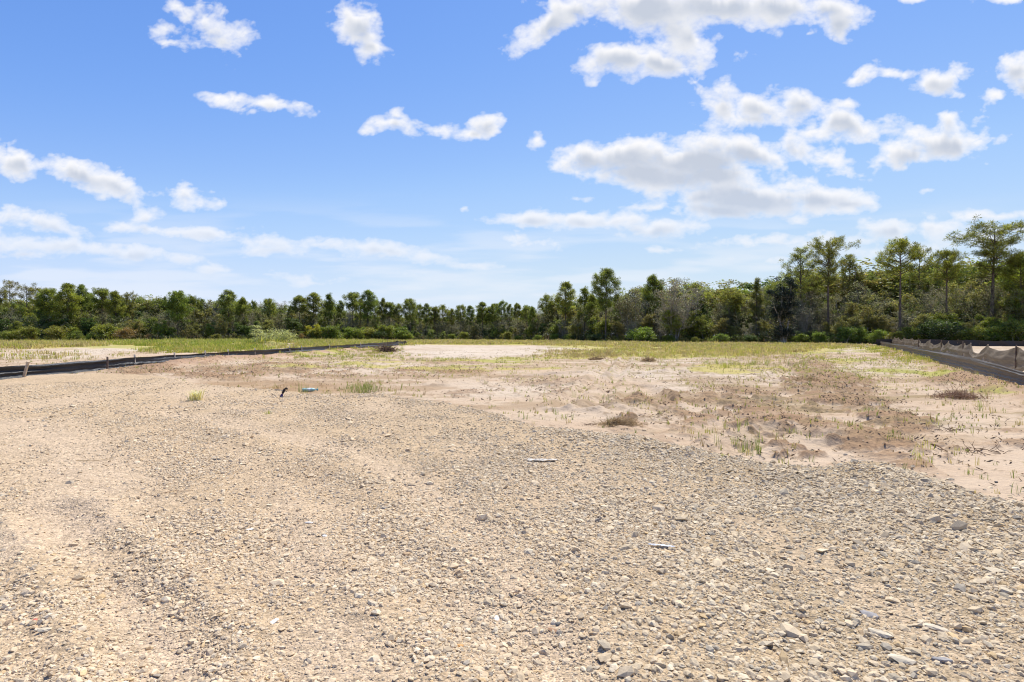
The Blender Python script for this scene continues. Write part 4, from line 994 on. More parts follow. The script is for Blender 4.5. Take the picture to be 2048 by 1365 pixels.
def cloth(name, path, zb, zt, nrm, m, parent, folds, rows=26, seed=1, step=.12):
    """cloth hung along a ground path. zb, zt: heights at a distance along it; nrm: sideways offset (s, v) in metres"""
    pts = np.array(path, float); seg = np.hypot(*np.diff(pts, axis=0).T); cum = np.concatenate([[0], np.cumsum(seg)]); L = cum[-1]
    s = np.arange(0, L, step) if np.isscalar(step) else step(L); v = np.linspace(0, 1, rows)
    X = np.interp(s, cum, pts[:, 0]); Y = np.interp(s, cum, pts[:, 1])
    tx = np.gradient(X); ty = np.gradient(Y); q = np.hypot(tx, ty); nx, ny = -ty / q, tx / q
    Sg, Vg = np.meshgrid(s, v, indexing='ij')
    off = nrm(Sg, Vg)
    zb_ = zb(X, Y, s)[:, None]; zt_ = zt(X, Y, s)[:, None]
    Z = zb_ + (zt_ - zb_) * Vg + folds(Sg, Vg)
    P = np.stack([X[:, None] + nx[:, None] * off, Y[:, None] + ny[:, None] * off, Z], -1)
    n, r = Sg.shape; idx = np.arange(n * r).reshape(n, r)
    Q = np.stack([idx[:-1, :-1], idx[1:, :-1], idx[1:, 1:], idx[:-1, 1:]], -1).reshape(-1, 4)
    me = mesh_np(name, P.reshape(-1, 3), Q, None, None, True)
    uv = me.uv_layers.new(name='UVMap'); co = np.stack([Sg, Vg], -1).reshape(-1, 2)[Q.ravel()]; uv.data.foreach_set('uv', co.astype(np.float32).ravel())
    return link(name, me, m, parent)
def box_mesh(name, sx, sy, sz, jit=.0, seed=0, chamfer=.004):
    """a sawn stake: a bar with worn arrises, slightly twisted, standing on its base"""
    rs = np.random.RandomState(seed); V = []; zs = np.linspace(0, sz, 6); c = min(chamfer, sx * .2)
    for i, z in enumerate(zs):
        tw = rs.normal(0, .02); ox, oy = rs.normal(0, jit, 2)
        for (a, b) in ((-sx/2+c,-sy/2),(sx/2-c,-sy/2),(sx/2,-sy/2+c),(sx/2,sy/2-c),(sx/2-c,sy/2),(-sx/2+c,sy/2),(-sx/2,sy/2-c),(-sx/2,-sy/2+c)):
            V.append((a * math.cos(tw) - b * math.sin(tw) + ox, a * math.sin(tw) + b * math.cos(tw) + oy, z + (rs.normal(0, .004) if i == 5 else 0)))
    Q = [(i * 8 + j, i * 8 + (j + 1) % 8, (i + 1) * 8 + (j + 1) % 8, (i + 1) * 8 + j) for i in range(5) for j in range(8)]
    Tt = []
    V.append((0, 0, 0)); V.append((0, 0, sz + .003)); 
    for j in range(8): Tt.append((48, (j + 1) % 8, j)); Tt.append((49, 40 + j, 40 + (j + 1) % 8))
    return mesh_np(name, V, Q, Tt, None, False)
M_WOOD = bark_material('sawn_wood', (.42, .32, .21), (.66, .53, .38), 30)
M_DWOOD = bark_material('weathered_wood', (.12, .09, .07), (.26, .19, .14), 30)
M_BLACK = cloth_material('black_cloth', (.006, .007, .009), (.034, .036, .044), .03, .42)
M_TAN = cloth_material('woven_cloth', (.060, .050, .041), (.155, .13, .105), .20, .45)
M_TAN2 = cloth_material('sagging_cloth', (.10, .08, .055), (.27, .22, .15), .42, .5)
M_BACK = cloth_material('dark_cloth', (.012, .010, .010), (.032, .027, .026), .08, .6)
STAKE = box_mesh('stake', .045, .03, .75, .002, 1)
def stake(parent, x, y, z, h, m=None, lean=(0, 0), rz=0.0, w=1.0, lab=None):
    me = STAKE if m is M_WOOD or m is None else STAKE_P if m is M_PALE else STAKE_D
    o = bpy.data.objects.new('stake', me); col.objects.link(o); o.parent = parent
    o.location = (x, y, z); o.scale = (w, w, h / .75); o.rotation_euler = (lean[0], lean[1], rz)
    if lab: o['label'] = lab
    return o
STAKE.materials.append(M_WOOD); STAKE_D = STAKE.copy(); STAKE_D.materials.clear(); STAKE_D.materials.append(M_DWOOD); M_PALE = bark_material('pale_wood', (.60, .52, .40), (.80, .72, .58), 30); STAKE_P = STAKE.copy(); STAKE_P.materials.clear(); STAKE_P.materials.append(M_PALE)

# left: black cloth, low, running away from the camera beside the pad
fl = empty('silt_fence'); tag(fl, 'low black silt fence with pale stakes running away from the left edge', 'silt fence')
prof = lambda y: np.interp(y, [14, 20.5, 25.6, 32, 41, 65, 92, 97], [.42, .45, .51, .52, .53, .54, .62, .6])
def nl(S_, V_):
    y = 6.0 + S_
    w = .05 * np.sin(V_ * 7 + .9 * np.sin(y * .33)) + .028 * np.sin(V_ * 17 + y * .25) + .09 * (fbm(y * .3, V_ * 6, 5, 5, .6) - .5)
    fold = .045 * np.exp(-((V_ - (.52 + .10 * np.sin(y * .21 + 2))) / .09) ** 2)      # the rolled fold that catches the light
    return -w - fold
cloth('cloth', [(-18.4, 6.0), (-18.4, 41), (-18.5, 62), (-18.2, 84), (-17.7, 93)], lambda x, y, s: hh(x, y) - .08, lambda x, y, s: prof(y) + .012 * np.sin(y * 1.9) + .01 * np.sin(y * .7), nl, M_BLACK, fl, lambda S_, V_: 0, 30, 1, .10)
wing = [(-17.7, 93), (-17.6, 95), (-18.4, 97.5), (-20.5, 99)]
cloth('cloth', wing, lambda x, y, s: hh(x, y) - .05, lambda x, y, s: .60 + .06 * np.sin(s * 2) + 0 * x, lambda S_, V_: .08 * np.sin(S_ * 5 + V_ * 4), M_BLACK, fl, lambda S_, V_: 0, 14, 1, .10)
for px_, yv, st_ in ((56, 21.6, 1), (205, 25.6, 2), (270, 27.8, 0), (351, 31.1, 0), (412, 34.2, 0), (458, 37, 0), (511, 40.8, 0), (580, 47.2, 0), (604, 49.9, 0), (660, 57.5, 0), (720, 69, 0), (793, 90, 2)):
    x = -18.4 if yv < 60 else -18.3
    if st_ == 1: stake(fl, -17.99, 20.95, h1(-18, 20.9) - .03, .62, M_WOOD, (0, -.30 + .55, ), .1, 2.0, 'pale stake leaning out in front of the cloth')
    elif st_ == 2: stake(fl, -18.22 if yv < 60 else -17.6, yv, -.05, .68 if yv < 60 else .95, M_DWOOD, (0, .02), 0, 1.6, 'dark post')
    else: stake(fl, x - .05, yv, .0, float(prof(yv)) + .15, M_PALE, (0, .03 * math.sin(yv)), 0, 1.7)

# right, nearer of the pair: long straight band of woven cloth
fr = empty('silt_fence'); tag(fr, 'long taut brownish-grey woven silt fence, front one of the pair at right', 'silt fence')
A0, A1 = (fa(3.0), 3.0), (fa(88.0), 88.0)
profA = lambda y: np.interp(y, [11, 17.9, 24, 32, 47, 72, 112], [.40, .45, .60, .66, .70, .70, .66])
def nA(S_, V_):
    return .05 * np.sin(V_ * 9 + .3 * np.sin(S_ * .4)) * .5 + .016 * np.sin(V_ * 31 + S_ * .2) + .05 * (fbm(S_ * .3, V_ * 7, 4, 6) - .5) + .05 * np.exp(-((V_ - .80) / .05) ** 2)
cloth('cloth', [A0, A1], lambda x, y, s: hh(x, y) - .05, lambda x, y, s: profA(y) + .006 * np.sin(s * 1.3), nA, M_TAN, fr, lambda S_, V_: 0, 34, 2, .12)
nrmx, nrmy = .864, -.503
for px_ in (1788.6, 1808, 1843.5, 1879.5, 1891.5, 1924.5, 1962):
    u = (px_ - 1024) / F; y = 5.7 / (u - .581); x = fa(y); x += nrmx * .04; y += nrmy * .04
    stake(fr, x, y, 0, float(profA(y)) + (.09 if y > 22 else .11), M_WOOD, (.03, .08 if px_ > 1950 else .0), .5, 1.1)
# right, rear one: cloth that sags between its stakes
fb = empty('silt_fence'); tag(fb, 'sagging scalloped tan silt fence with tall stakes, rear one of the pair at right', 'silt fence')
bx = lambda y: .581 * y + 7.56
posts = [2120, 2034, 1973, 1940, 1929, 1896, 1884, 1858, 1838, 1823.7, 1808, 1797, 1789, 1781, 1775, 1770]
PY = []
for p_ in posts:
    u = (p_ - 1024) / F; PY.append(7.56 / (u - .581))
L0 = 3.0
fx = math.hypot(1, .581)
def s_of(y): return (y - L0) * fx
ps = np.array(sorted([s_of(v) for v in PY] + [s_of(v) for v in (13.5, 10.5, 7.5, 4.5)]))
def topB(x, y, s):
    i = np.clip(np.searchsorted(ps, s) - 1, 0, len(ps) - 2); t = np.clip((s - ps[i]) / (ps[i + 1] - ps[i]), 0, 1)
    sag = (.08 + .40 * vn(i * 7.3, i * 0.0 + 3, 4)) * np.clip((ps[i + 1] - ps[i]) / 4, .3, 1.0)
    return 1.0 - sag * 4 * t * (1 - t) * (.75 + .5 * vn(i * 3.1, i * 1.0, 9)) + .004 * y
def nB(S_, V_):
    i = np.clip(np.searchsorted(ps, S_) - 1, 0, len(ps) - 2); t = np.clip((S_ - ps[i]) / (ps[i + 1] - ps[i]), 0, 1)
    belly = 4 * t * (1 - t)
    return (.17 * belly * np.sin(V_ * 2.6 + .3) + .03 * np.sin(S_ * 3 + V_ * 6) * V_ + .06 * (fbm(S_ * .9, V_ * 4, 4, 3) - .5)) * 1.0 + .06 * np.sin(V_ * 14) * (1 - V_)
cloth('cloth', [(bx(L0), L0), (bx(88), 88)], lambda x, y, s: hh(x, y) + .08 + .22 * sst(vn(s * .35, s * 0, 2), .35, .7), topB, nB, M_TAN2, fb, lambda S_, V_: 0, 26, 3, .10)
for y in (13.5, 10.5, 7.5, 4.5): stake(fb, bx(y), y, -.05, 1.12, M_WOOD, (0, 0), .5, 1.1)
for k_, y in enumerate(PY):
    x = bx(y); tall = posts[k_] in (2034, 1929, 1884, 1838)
    stake(fb, x - .864 * .05 * (1 if tall else -1), y + .503 * .05 * (1 if tall else -1), -.05, 1.06 + .004 * y + (.06 if tall else 0), M_DWOOD if tall else M_WOOD, (.02 * math.sin(k_), .03 * math.cos(k_)), .5, 1.5 if tall else 1.1, 'dark thick stake' if tall else None)
# far right: black cloth crossing behind
fc = empty('silt_fence'); tag(fc, 'black silt fence crossing level in front of the wood at far right', 'silt fence')
yc = lambda x: 83 + 0 * x
cloth('cloth', [(55.0, 86), (62, 83.5), (75, 83), (96, 82)], lambda x, y, s: hh(x, y) - .1, lambda x, y, s: np.interp(x, [55, 60, 64, 70, 75, 96], [.95, 1.0, .92, .80, .72, .7]) + .05 * np.sin(s * 1.1), lambda S_, V_: .05 * np.sin(S_ * 2.3 + V_ * 3) + .05 * (fbm(S_ * .8, V_ * 3, 3, 3) - .5), M_BACK, fc, lambda S_, V_: 0, 12, 4, .2)
for x in np.arange(56, 95, 3.1):
    stake(fc, float(x), float(np.interp(x, [55, 62, 75, 96], [86, 83.5, 83, 82])) + .06, -.1, 1.0, M_DWOOD, (0, .02), 0, 1.4)

# ------------------------------------------------------------------ single things lying or growing about
def plainmat(name, c, rough=.6, spec=.5, trans=0.0, vary=.25, scale=20):
    m, T, out = newmat(name)
    geo = T.add('ShaderNodeTexCoord'); n = T.noise(geo.outputs['Object'], scale, 4, .6)
    cc = T.vmath('MULTIPLY', (c[0], c[1], c[2]), T.math('MULTIPLY_ADD', n, vary * 2, 1 - vary))
    p = T.add('ShaderNodeBsdfPrincipled'); T.link(cc, p.inputs['Base Color']); p.inputs['Roughness'].default_value = rough; p.inputs['Specular IOR Level'].default_value = spec
    p.inputs['Transmission Weight'].default_value = trans
    bp = T.add('ShaderNodeBump'); bp.inputs['Strength'].default_value = .5; bp.inputs['Distance'].default_value = .004; T.link(n, bp.inputs['Height']); T.link(bp.outputs[0], p.inputs['Normal'])
    T.link(p.outputs[0], out.inputs[0]); return m
def gpt(px, py, dz=0.0):
    x, y = G(px, py); return (x, y, h1(x, y) + dz)
def tuft(px, py, hgt, n, spread, cols, label, lean=.35, w=.006, seed=0, name='grass_tuft', cat='grass tuft', grp='tall grass tufts on the sand'):
    rs = np.random.RandomState(seed + int(px)); x, y = G(px, py)
    bx_ = rs.normal(0, spread, n); by_ = rs.normal(0, spread, n)
    z = hh(bx_ + x, by_ + y); z0 = h1(x, y)
    cc = np.array(cols)[rs.randint(0, len(cols), n)] * rs.uniform(.75, 1.2, (n, 1))
    V, Q, Tt, C = blades(bx_, by_, z - z0, hgt * rs.uniform(.45, 1.1, n), w * rs.uniform(.7, 1.3, n), cc, rs, lean)
    o = link(name, mesh_np(name, V, Q, Tt, C, False), M_GRASS); o.location = (x, y, z0); tag(o, label, cat, grp); return o
FG = [(.22,.30,.05), (.30,.36,.07), (.16,.22,.04), (.48,.44,.14)]
tuft(1518, 914, .22, 26, .025, FG, 'thick green grass tuft standing nearest the stone edge, its shadow to the left')
tuft(1503, 916, .13, 10, .02, FG, 'short green tuft just left of the thick tuft nearest the stones')
tuft(1483, 892, .26, 16, .03, FG, 'tall thin three-stemmed grass clump left of the thick green tuft')
tuft(1512, 890, .24, 18, .035, FG, 'dark green clump on the brown clods behind the thick tuft')
tuft(1494, 895, .28, 14, .025, FG, 'tallest thin pale grass clump between two green ones')
tuft(1468, 885, .2, 12, .05, FG, 'loose thin clump left of the tallest pale grass clump')
tuft(1436, 888, .18, 8, .03, FG, 'sparse forked grass stems above the pale sand strip')
tuft(1450, 852, .22, 16, .02, [(.36,.38,.10), (.45,.42,.14)], 'yellowish upright grass clump higher up behind the thin clumps')
tuft(1426, 862, .12, 10, .02, FG, 'small yellow-based tuft below the yellowish upright clump')
tuft(1112, 828, .22, 12, .05, FG, 'spreading green weed of the lone pair on smooth sand at centre')
tuft(1050, 838, .20, 14, .05, FG, 'green weed left of the lone spreading one, by the stone edge')
tuft(1555, 865, .14, 10, .04, FG, 'short green tuft on the scraped line right of the thin clumps')
tuft(1583, 872, .14, 9, .03, FG, 'short bright tuft a step right along the scraped line')
tuft(1271, 868, .13, 7, .012, FG, 'single dark shoot below the straw heap')
tuft(2037, 985, .14, 6, .02, FG, 'forked shoot alone on smooth sand at the right edge')
tuft(1940, 948, .12, 9, .03, FG, 'green shoot on the brown hump near the right edge')
tuft(1968, 958, .08, 9, .02, FG, 'small tuft on a clod right of the brown hump')
tuft(1815, 948, .10, 9, .03, FG, 'low leaning weed at the foot of the clods above the stones')
tuft(1444, 915, .06, 22, .03, [(.45,.5,.05), (.5,.5,.1)], 'tiny bright yellow-green weed right on the stone edge')
tuft(535, 834, .10, 26, .035, [(.5,.52,.08), (.42,.46,.06)], 'small bright yellow-green weed alone among the stones at left', .7)
tuft(392, 804, .36, 110, .07, [(.82,.74,.34), (.74,.66,.24), (.86,.80,.48)], 'pale yellow spiky plant alone on the crushed stone at left', .9, .020, 0, 'yellow_plant', 'plant', None)
tuft(606, 784, .42, 22, .09, FG, 'dark green upright clump in the damp hollow', .25, .010)
tuft(728, 783, .36, 200, .26, FG, 'bushy bright green grass clump right of the damp hollow', .6, .010)
tuft(640, 684, 1.0, 60, .35, FG, 'dark green weed poking above the left fence', .4, .04)
# reeds beyond the left fence
def reeds(px, py, n, hgt, lab, seed):
    rs = np.random.RandomState(seed); x, y = G(px, py); e = empty('reed_clump', (x, y, 0)); tag(e, lab, 'reeds', 'tall pale reeds beyond the left fence')
    tb = Tub(); lv = []
    for i in range(n):
        a = rs.uniform(0, 6.28); q = abs(rs.normal(0, .55)); c = curve((math.cos(a) * q, math.sin(a) * q, 0), (math.cos(a) * .25 + .1, math.sin(a) * .25, 1), hgt * rs.uniform(.6, 1), 6, rs, .06, .35)
        tb.tube(c, np.linspace(.018, .006, 7), 4)
        for k in range(16):
            j = rs.randint(1, 6); lv.append((c[j], rs.uniform(0, 6.28)))
    link('stem', tb.mesh('reed_stem'), M_TWIG, e)
    L = Leaves(); P = np.array([p for p, a in lv]); A_ = np.array([a for p, a in lv]); m = len(P)
    for seg in range(3):
        d = np.stack([np.cos(A_), np.sin(A_), np.full(m, .9 - seg * .9)], -1); d /= np.linalg.norm(d, axis=1, keepdims=True)
        L.add(P.copy(), d, .44, .085 - seg * .014, np.clip(np.array([(.55,.56,.20)]) * rs.uniform(.6, 1.4, (m, 1)), 0, .9)); P = P + d * .28
    link('leaves', L.mesh('reed_leaves', rs), M_GRASS, e)
reeds(526, 693, 22, 3.5, 'tall leafy pale reed clump, the left one beyond the left fence', 3)
reeds(566, 693, 34, 2.9, 'broad arching green reed clump, the right one beyond the left fence', 4)
reeds(546, 692, 12, 2.3, 'short yellowish reed clump between the two bigger reed clumps', 5)
# heaps
def twig_heap(px, py, w, h, n, L, cols, label, name, cat, seed=0, r=.006, flat=.5, mat=None):
    rs = np.random.RandomState(seed); x, y = G(px, py); z0 = h1(x, y); tb = Tub()
    for i in range(n):
        u, v = rs.normal(0, .33, 2); q = max(0, 1 - (u * u + v * v))
        p = (u * w, v * w * .6, q * h * rs.rand()); d = (rs.normal(), rs.normal() * .7, rs.normal(0, flat))
        tb.tube(curve(p, d, L * rs.uniform(.4, 1.1), 4, rs, .22, .1), [r, r * .9, r * .7, r * .5, r * .3], 4)
    o = link(name, tb.mesh(name), mat); o.location = (x, y, z0); tag(o, label, cat); return o
M_STRAW = bark_material('straw', (.30, .20, .10), (.58, .43, .24), 12)
M_DEAD = bark_material('dead_stalks', (.26, .16, .10), (.46, .31, .20), 12)
M_ROOT = bark_material('roots', (.12, .08, .055), (.26, .18, .12), 12)
twig_heap(1240, 852, .42, .09, 900, .15, 0, 'brown heap of matted straw on the sand near the stone edge', 'straw_heap', 'straw heap', 1, .004, .35, M_STRAW)
twig_heap(1915, 798, .80, .14, 600, .22, 0, 'low rust-brown dead bush before the long right fence', 'dead_bush', 'dead bush', 2, .006, .8, M_DEAD)
twig_heap(772, 704, 1.2, .55, 140, 1.1, 0, 'dark pile of dug-out roots at the edge of the white sand', 'root_pile', 'root pile', 3, .035, .5, M_ROOT)
twig_heap(1195, 722, .8, .16, 200, .35, 0, 'dark brown dead clump on pale sand left of a smaller one', 'dead_clump', 'dead clump', 4, .014, .5, M_STRAW)
twig_heap(1297, 724, .55, .22, 200, .35, 0, 'small dark brown dead clump right of the longer one', 'dead_clump', 'dead clump', 5, .014, .5, M_STRAW)
twig_heap(1180, 848, .2, .03, 30, .14, 0, 'thin litter of dark twigs left of the straw heap', 'twig_litter', 'twigs', 6, .003, .2, M_ROOT)
twig_heap(1900, 862, .30, .05, 26, .3, 0, 'dark twigs on the smooth sand behind the stick', 'twig_litter', 'twigs', 7, .004, .15, M_ROOT)
twig_heap(1960, 905, .40, .05, 30, .3, 0, 'row of dark bark scraps and twigs on smooth pink sand', 'twig_litter', 'twigs', 8, .005, .15, M_ROOT)
twig_heap(1620, 765, .8, .05, 90, .3, 0, 'mat of dead stalks on the dark clods at right of centre', 'dead_clump', 'dead clump', 9, .008, .4, M_STRAW)
def stick(pts, r, label, m, name='stick', cat='stick', grp=None):
    rs = np.random.RandomState(len(label)); P = []
    for (px, py, dz) in pts: x, y, z = gpt(px, py); P.append((x, y, z + dz))
    P = np.array(P); t = np.linspace(0, len(P) - 1, 14); Q = np.stack([np.interp(t, range(len(P)), P[:, i]) for i in range(3)], -1); Q[1:-1] += rs.normal(0, r * .5, (12, 3))
    c0 = Q[0].copy(); tb = Tub(); tb.tube(Q - c0, r * (1 - .5 * np.linspace(0, 1, 14)) * rs.uniform(.85, 1.15, 14), 7)
    if r > .008:
        for j in (4, 7): tb.tube(curve(Q[j] - c0, (rs.normal(), rs.normal(), .3), .07, 3, rs, .2), [r * .4, r * .3, r * .2, r * .1], 4)
    o = link(name, tb.mesh(name), m); o.location = c0; tag(o, label, cat, grp); return o
stick([(1850, 882, .015), (1872, 893, .03), (1896, 907, .01)], .017, 'dark brown stick lying aslant on the clods at right', M_ROOT)
stick([(360, 1186, .012), (395, 1172, .02), (428, 1158, .012)], .003, 'long reddish dry stem on the stones, lower left', M_DEAD, 'dry_stem', 'dry stem')
stick([(1022, 1203, .01), (1045, 1208, .015), (1068, 1213, .01)], .0035, 'short reddish dry stem on the stones near bottom centre', M_DEAD, 'dry_stem', 'dry stem')
stick([(150, 930, .015), (190, 933, .02), (225, 927, .015)], .004, 'thin yellowish dry stem on the smooth stones at left', M_STRAW, 'dry_stem', 'dry stem')
stick([(640, 1160, .01), (655, 1150, .015), (676, 1146, .01)], .0025, 'dark thin needle on the stones left of the white scraps', M_ROOT, 'dry_stem', 'dry stem')
stick([(310, 1000, .01), (340, 994, .02), (380, 993, .01)], .003, 'rusty pine needle bundle on the fine stones at left', M_DEAD, 'dry_stem', 'dry stem')
# flat scraps and odd stones
def chunk(px, py, size, asp, label, m, name, cat, rz=0.0, seed=1, tilt=.2, noise_=.12, dz=.3):
    rs = np.random.RandomState(seed); Tm, Fm = stone_templates(3, seed, 1)
    import bmesh
    bm = bmesh.new(); vs = [bm.verts.new(v) for v in Tm[seed % 3]]
    for f in Fm: bm.faces.new([vs[i] for i in f])
    bmesh.ops.subdivide_edges(bm, edges=bm.edges[:], cuts=2, use_grid_fill=True)
    for v in bm.verts:
        v.co *= 1 + rs.normal(0, noise_ * .35)
        v.co.x *= asp[0]; v.co.y *= asp[1]; v.co.z *= asp[2]; v.co *= size
    me = bpy.data.meshes.new(name); bm.to_mesh(me); bm.free()
    o = link(name, me, m); x, y, z = gpt(px, py); o.location = (x, y, z + size * asp[2] * dz); o.rotation_euler = (tilt, tilt * .5, rz); tag(o, label, cat); return o
M_WHITE = plainmat('white_shell', (.78, .74, .66), .5); M_PAPER = plainmat('white_scrap', (.86, .86, .85), .5); M_CHIP = plainmat('wood_chip', (.34, .19, .10), .7, .3, 0, .4, 40)
M_DARK = plainmat('dark_scrap', (.05, .045, .04), .6); M_ORANGE = plainmat('orange_stone', (.62, .34, .12), .7, .3, 0, .3, 60); M_CREAM = plainmat('cream_stone', (.60, .51, .36), .8, .2, 0, .35, 40); M_GREYST = plainmat('grey_stone', (.30, .28, .26), .8, .2, 0, .5, 60)
chunk(617, 1058, .040, (1.3, .5, .35), 'long smooth white shell on the stones, lower centre left', M_WHITE, 'shell', 'shell', .2, 2)
chunk(497, 1071, .036, (1.2, .5, .3), 'white chip left of the long white shell', M_WHITE, 'white_chip', 'white chip', .5, 3)
chunk(648, 1085, .022, (1, .8, .5), 'small bright white crumb right of the long shell', M_PAPER, 'white_chip', 'white chip', .5, 4)
chunk(993, 1250, .030, (.45, 1.0, .5), 'bright white torn scrap upright on the stones at bottom centre', M_PAPER, 'paper_scrap', 'scrap', .3, 5, .4)
chunk(1112, 1278, .034, (1.5, .4, .3), 'reddish-brown wood chip at bottom centre', M_CHIP, 'wood_chip', 'wood chip', -.5, 6)
chunk(1118, 1266, .024, (1, .7, .6), 'dark curled bark scrap beside the wood chip', M_DARK, 'bark_scrap', 'bark scrap', .5, 7)
chunk(436, 925, .060, (1.3, .5, .25), 'dark leaf-like flake on the smooth left stones', M_DARK, 'bark_scrap', 'bark scrap', .4, 8)
chunk(921, 1323, .022, (1, .8, .6), 'small orange stone at the bottom, left of centre', M_ORANGE, 'stone', 'stone', .1, 9)
chunk(543, 1270, .038, (.5, 1.3, .4), 'pale slanting slab of stone, bottom left of centre', M_WHITE, 'stone', 'stone', -.5, 10)
chunk(85, 1293, .036, (1, .8, .5), 'pale rounded stone alone at bottom left', M_CREAM, 'stone', 'stone', .2, 11)
chunk(992, 1276, .026, (.7, .9, .7), 'pale wedge-shaped stone below the white scrap', M_CREAM, 'stone', 'stone', .2, 12)
chunk(968, 1266, .026, (.7, .9, .7), 'olive-sided stone left of the pale wedge', M_CREAM, 'stone', 'stone', 1.2, 13)
chunk(1765, 1288, .060, (1.4, .75, .5), 'largest pale angular stone near the bottom right', M_CREAM, 'stone', 'stone', -.6, 14)
chunk(1880, 1268, .060, (1.3, .6, .4), 'long pale stone right of the largest angular one', M_CREAM, 'stone', 'stone', -.3, 15)
chunk(1812, 1342, .060, (1.2, .7, .6), 'buff block of stone at the bottom right edge of view', M_CREAM, 'stone', 'stone', -.2, 16)
chunk(1886, 1335, .050, (1.1, .8, .6), 'speckled grey stone beside the buff block', M_GREYST, 'stone', 'stone', -.2, 17)
chunk(1746, 1244, .048, (1.2, .8, .5), 'grey pitted stone above the largest pale one', M_GREYST, 'stone', 'stone', -.4, 18)
chunk(1992, 1152, .040, (1, .8, .6), 'nearly black stone at the right', M_DARK, 'stone', 'stone', -.4, 19)
chunk(66, 1268, .016, (1, .8, .6), 'small red stone at bottom left', plainmat('red_stone', (.55, .14, .08), .6), 'stone', 'stone', .1, 20)
chunk(1995, 965, .035, (1, .9, .7), 'dark clod alone on smooth sand at right', M_DARK, 'clod', 'clod', .3, 21)
chunk(558, 785, .12, (1.3, .6, .35), 'black curved scrap at the edge of the damp hollow', M_DARK, 'black_scrap', 'scrap', .1, 22)
chunk(1735, 693, .55, (1.3, .7, .18), 'white rubbish lying on the sand before the right fence end', M_PAPER, 'white_rubbish', 'rubbish', .1, 23)
M_DUSTY = plainmat('dusty_plastic', (.60, .54, .44), .7)
# thin crumpled sheets
def sheet(px, py, w, d, label, m, rz, seed, amp=.012, name='plastic_sheet', cat='plastic sheet'):
    rs = np.random.RandomState(seed); nx, ny = 26, 12; u, v = np.meshgrid(np.linspace(-.5, .5, nx), np.linspace(-.5, .5, ny), indexing='ij')
    x0, y0 = G(px, py); e = 1 - .45 * np.abs(v) * fbm(u * 5, v * 5, 3, seed)
    X = u * w * e; Y = v * d * (1 - .5 * np.abs(u * 2) ** 2 * fbm(u * 4, v, 2, seed + 4)); ca, sa = math.cos(rz), math.sin(rz)
    Xr = X * ca - Y * sa; Yr = X * sa + Y * ca; z = hh((Xr + x0).ravel(), (Yr + y0).ravel()).reshape(X.shape) + .012 + amp * fbm(u * 9, v * 6, 4, seed, .6) * 2; z0 = h1(x0, y0)
    idx = np.arange(nx * ny).reshape(nx, ny); Q = np.stack([idx[:-1, :-1], idx[1:, :-1], idx[1:, 1:], idx[:-1, 1:]], -1).reshape(-1, 4)
    o = link(name, mesh_np(name, np.stack([Xr, Yr, z - z0], -1).reshape(-1, 3), Q, None, None, False), m); o.location = (x0, y0, z0)
    so_ = o.modifiers.new('thickness', 'SOLIDIFY'); so_.thickness = .002; tag(o, label, cat); return o
sheet(1085, 929, .38, .08, 'dusty white plastic strip lying flat on the stones at centre', M_DUSTY, .05, 3)
sheet(1324, 1112, .20, .025, 'thin white ribbon on the stones right of centre', M_PAPER, -.05, 4, .008, 'ribbon', 'ribbon')
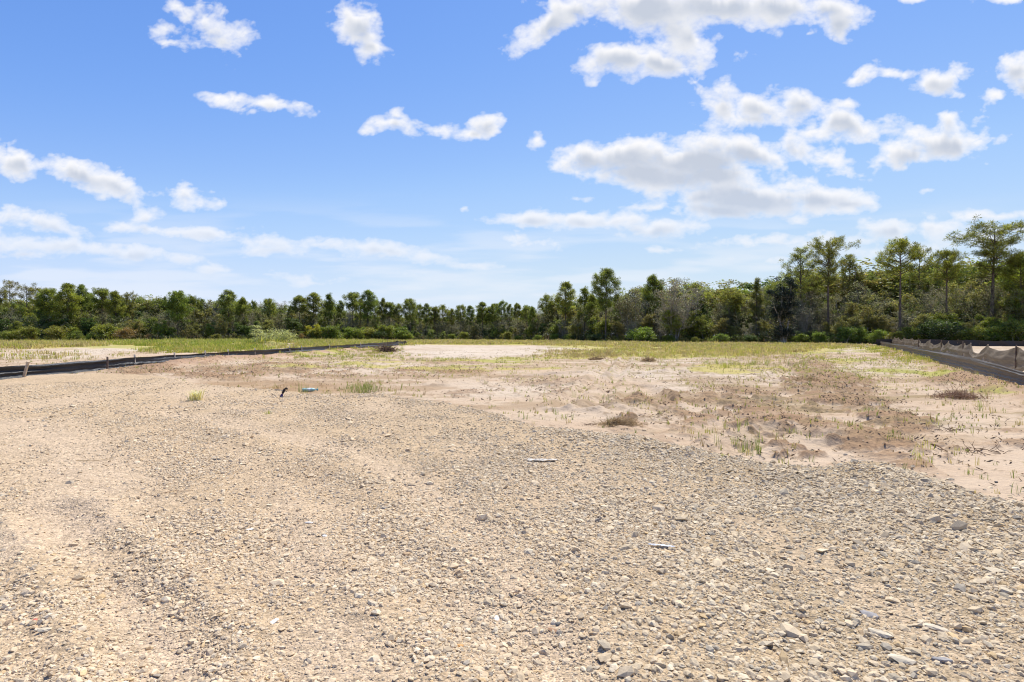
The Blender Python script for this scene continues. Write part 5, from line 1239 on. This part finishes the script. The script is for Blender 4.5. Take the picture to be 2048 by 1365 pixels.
# crushed clear-turquoise bottle in the hollow
def bottle():
    e = empty('plastic_bottle', gpt(619, 781), .05); tag(e, 'crushed pale turquoise plastic bottle lying in the damp hollow', 'bottle')
    zz = np.array([0, .01, .03, .10, .14, .19, .25, .30, .34, .38, .40, .42]); rr = np.array([.02, .065, .075, .075, .066, .075, .074, .074, .055, .03, .026, .026]) * .9
    rs = np.random.RandomState(4); k = 20; V = []
    for z, r in zip(zz, rr):
        for j in range(k):
            a = j * 2 * math.pi / k; q = r * (1 + rs.normal(0, .06)); V.append((z - .21, q * math.cos(a) * 1.15, .055 + q * math.sin(a) * .72))
    Q = [(i * k + j, i * k + (j + 1) % k, (i + 1) * k + (j + 1) % k, (i + 1) * k + j) for i in range(len(zz) - 1) for j in range(k)]
    V.append((-.21, 0, .055)); c = len(V) - 1; Tt = [(c, (j + 1) % k, j) for j in range(k)]
    link('body', mesh_np('bottle_body', V, Q, Tt, None, True), plainmat('turquoise_plastic', (.36, .56, .52), .4, .3, .1, .4), e)
    tb = Tub(); tb.tube([(.20, 0, .055), (.205, 0, .055), (.24, 0, .055), (.243, 0, .055)], [.004, .033, .033, .004], 14); link('cap', tb.mesh('bottle_cap'), plainmat('blue_cap', (.12, .3, .32), .4), e)
    tb = Tub(); tb.tube([(-.07, 0, .055), (.04, 0, .055)], [.069, .069], 20)
    o = link('label', tb.mesh('bottle_label'), plainmat('pale_label', (.72, .75, .76), .5), e); o.scale = (1, 1.16, .74); o.location = (0, 0, .0143)
bottle()
# a dark crumpled thing with a purple end
def crumpled_cloth():
    x, y, z = gpt(566, 797); e = empty('discarded_cloth', (x, y, z), .2); tag(e, 'dark crumpled cloth with a purple end, standing askew at the stone edge', 'cloth')
    def blob(name, chain, m, parent):
        me = bpy.data.meshes.new(name); pts = [p for p, r in chain]; me.from_pydata(pts, [(i, i + 1) for i in range(len(pts) - 1)], [])
        o = bpy.data.objects.new(name, me); col.objects.link(o); sk = o.modifiers.new('skin', 'SKIN')
        for i, (p, r) in enumerate(chain): me.skin_vertices[0].data[i].radius = (r, r * .7)
        me.skin_vertices[0].data[0].use_root = True
        o.modifiers.new('sub', 'SUBSURF').levels = 2; o.modifiers['sub'].render_levels = 2; me.materials.append(m); o.parent = parent; return o
    md = plainmat('dark_fabric', (.035, .028, .028), .8, .2, 0, .5, 50); mp = plainmat('purple_fabric', (.10, .06, .16), .8, .2, 0, .4, 50)
    blob('purple_end', [((-.055, 0, -.01), .05), ((-.035, 0, .035), .052), ((-.02, 0, .075), .045)], mp, e)
    blob('body', [((-.022, 0, .07), .042), ((.0, 0, .12), .05), ((.03, 0, .18), .048), ((.045, 0, .21), .04)], md, e)
    for i, (dx, dz, L) in enumerate(((.055, .035, .06), (.06, .02, .07), (.065, .0, .07), (.05, -.03, .06))):
        yo = (-.03, -.01, .01, .03)[i]
        blob('flap', [((.04, yo, .20), .016), ((.04 + dx * .6, yo, .215 + dz * .6), .015), ((.04 + dx * 1.2, yo, .205 + dz - .02), .012)], md, e)
    blob('flap', [((.01, .035, .13), .018), ((.05, .05, .14), .016), ((.085, .05, .125), .012)], md, e)
crumpled_cloth()
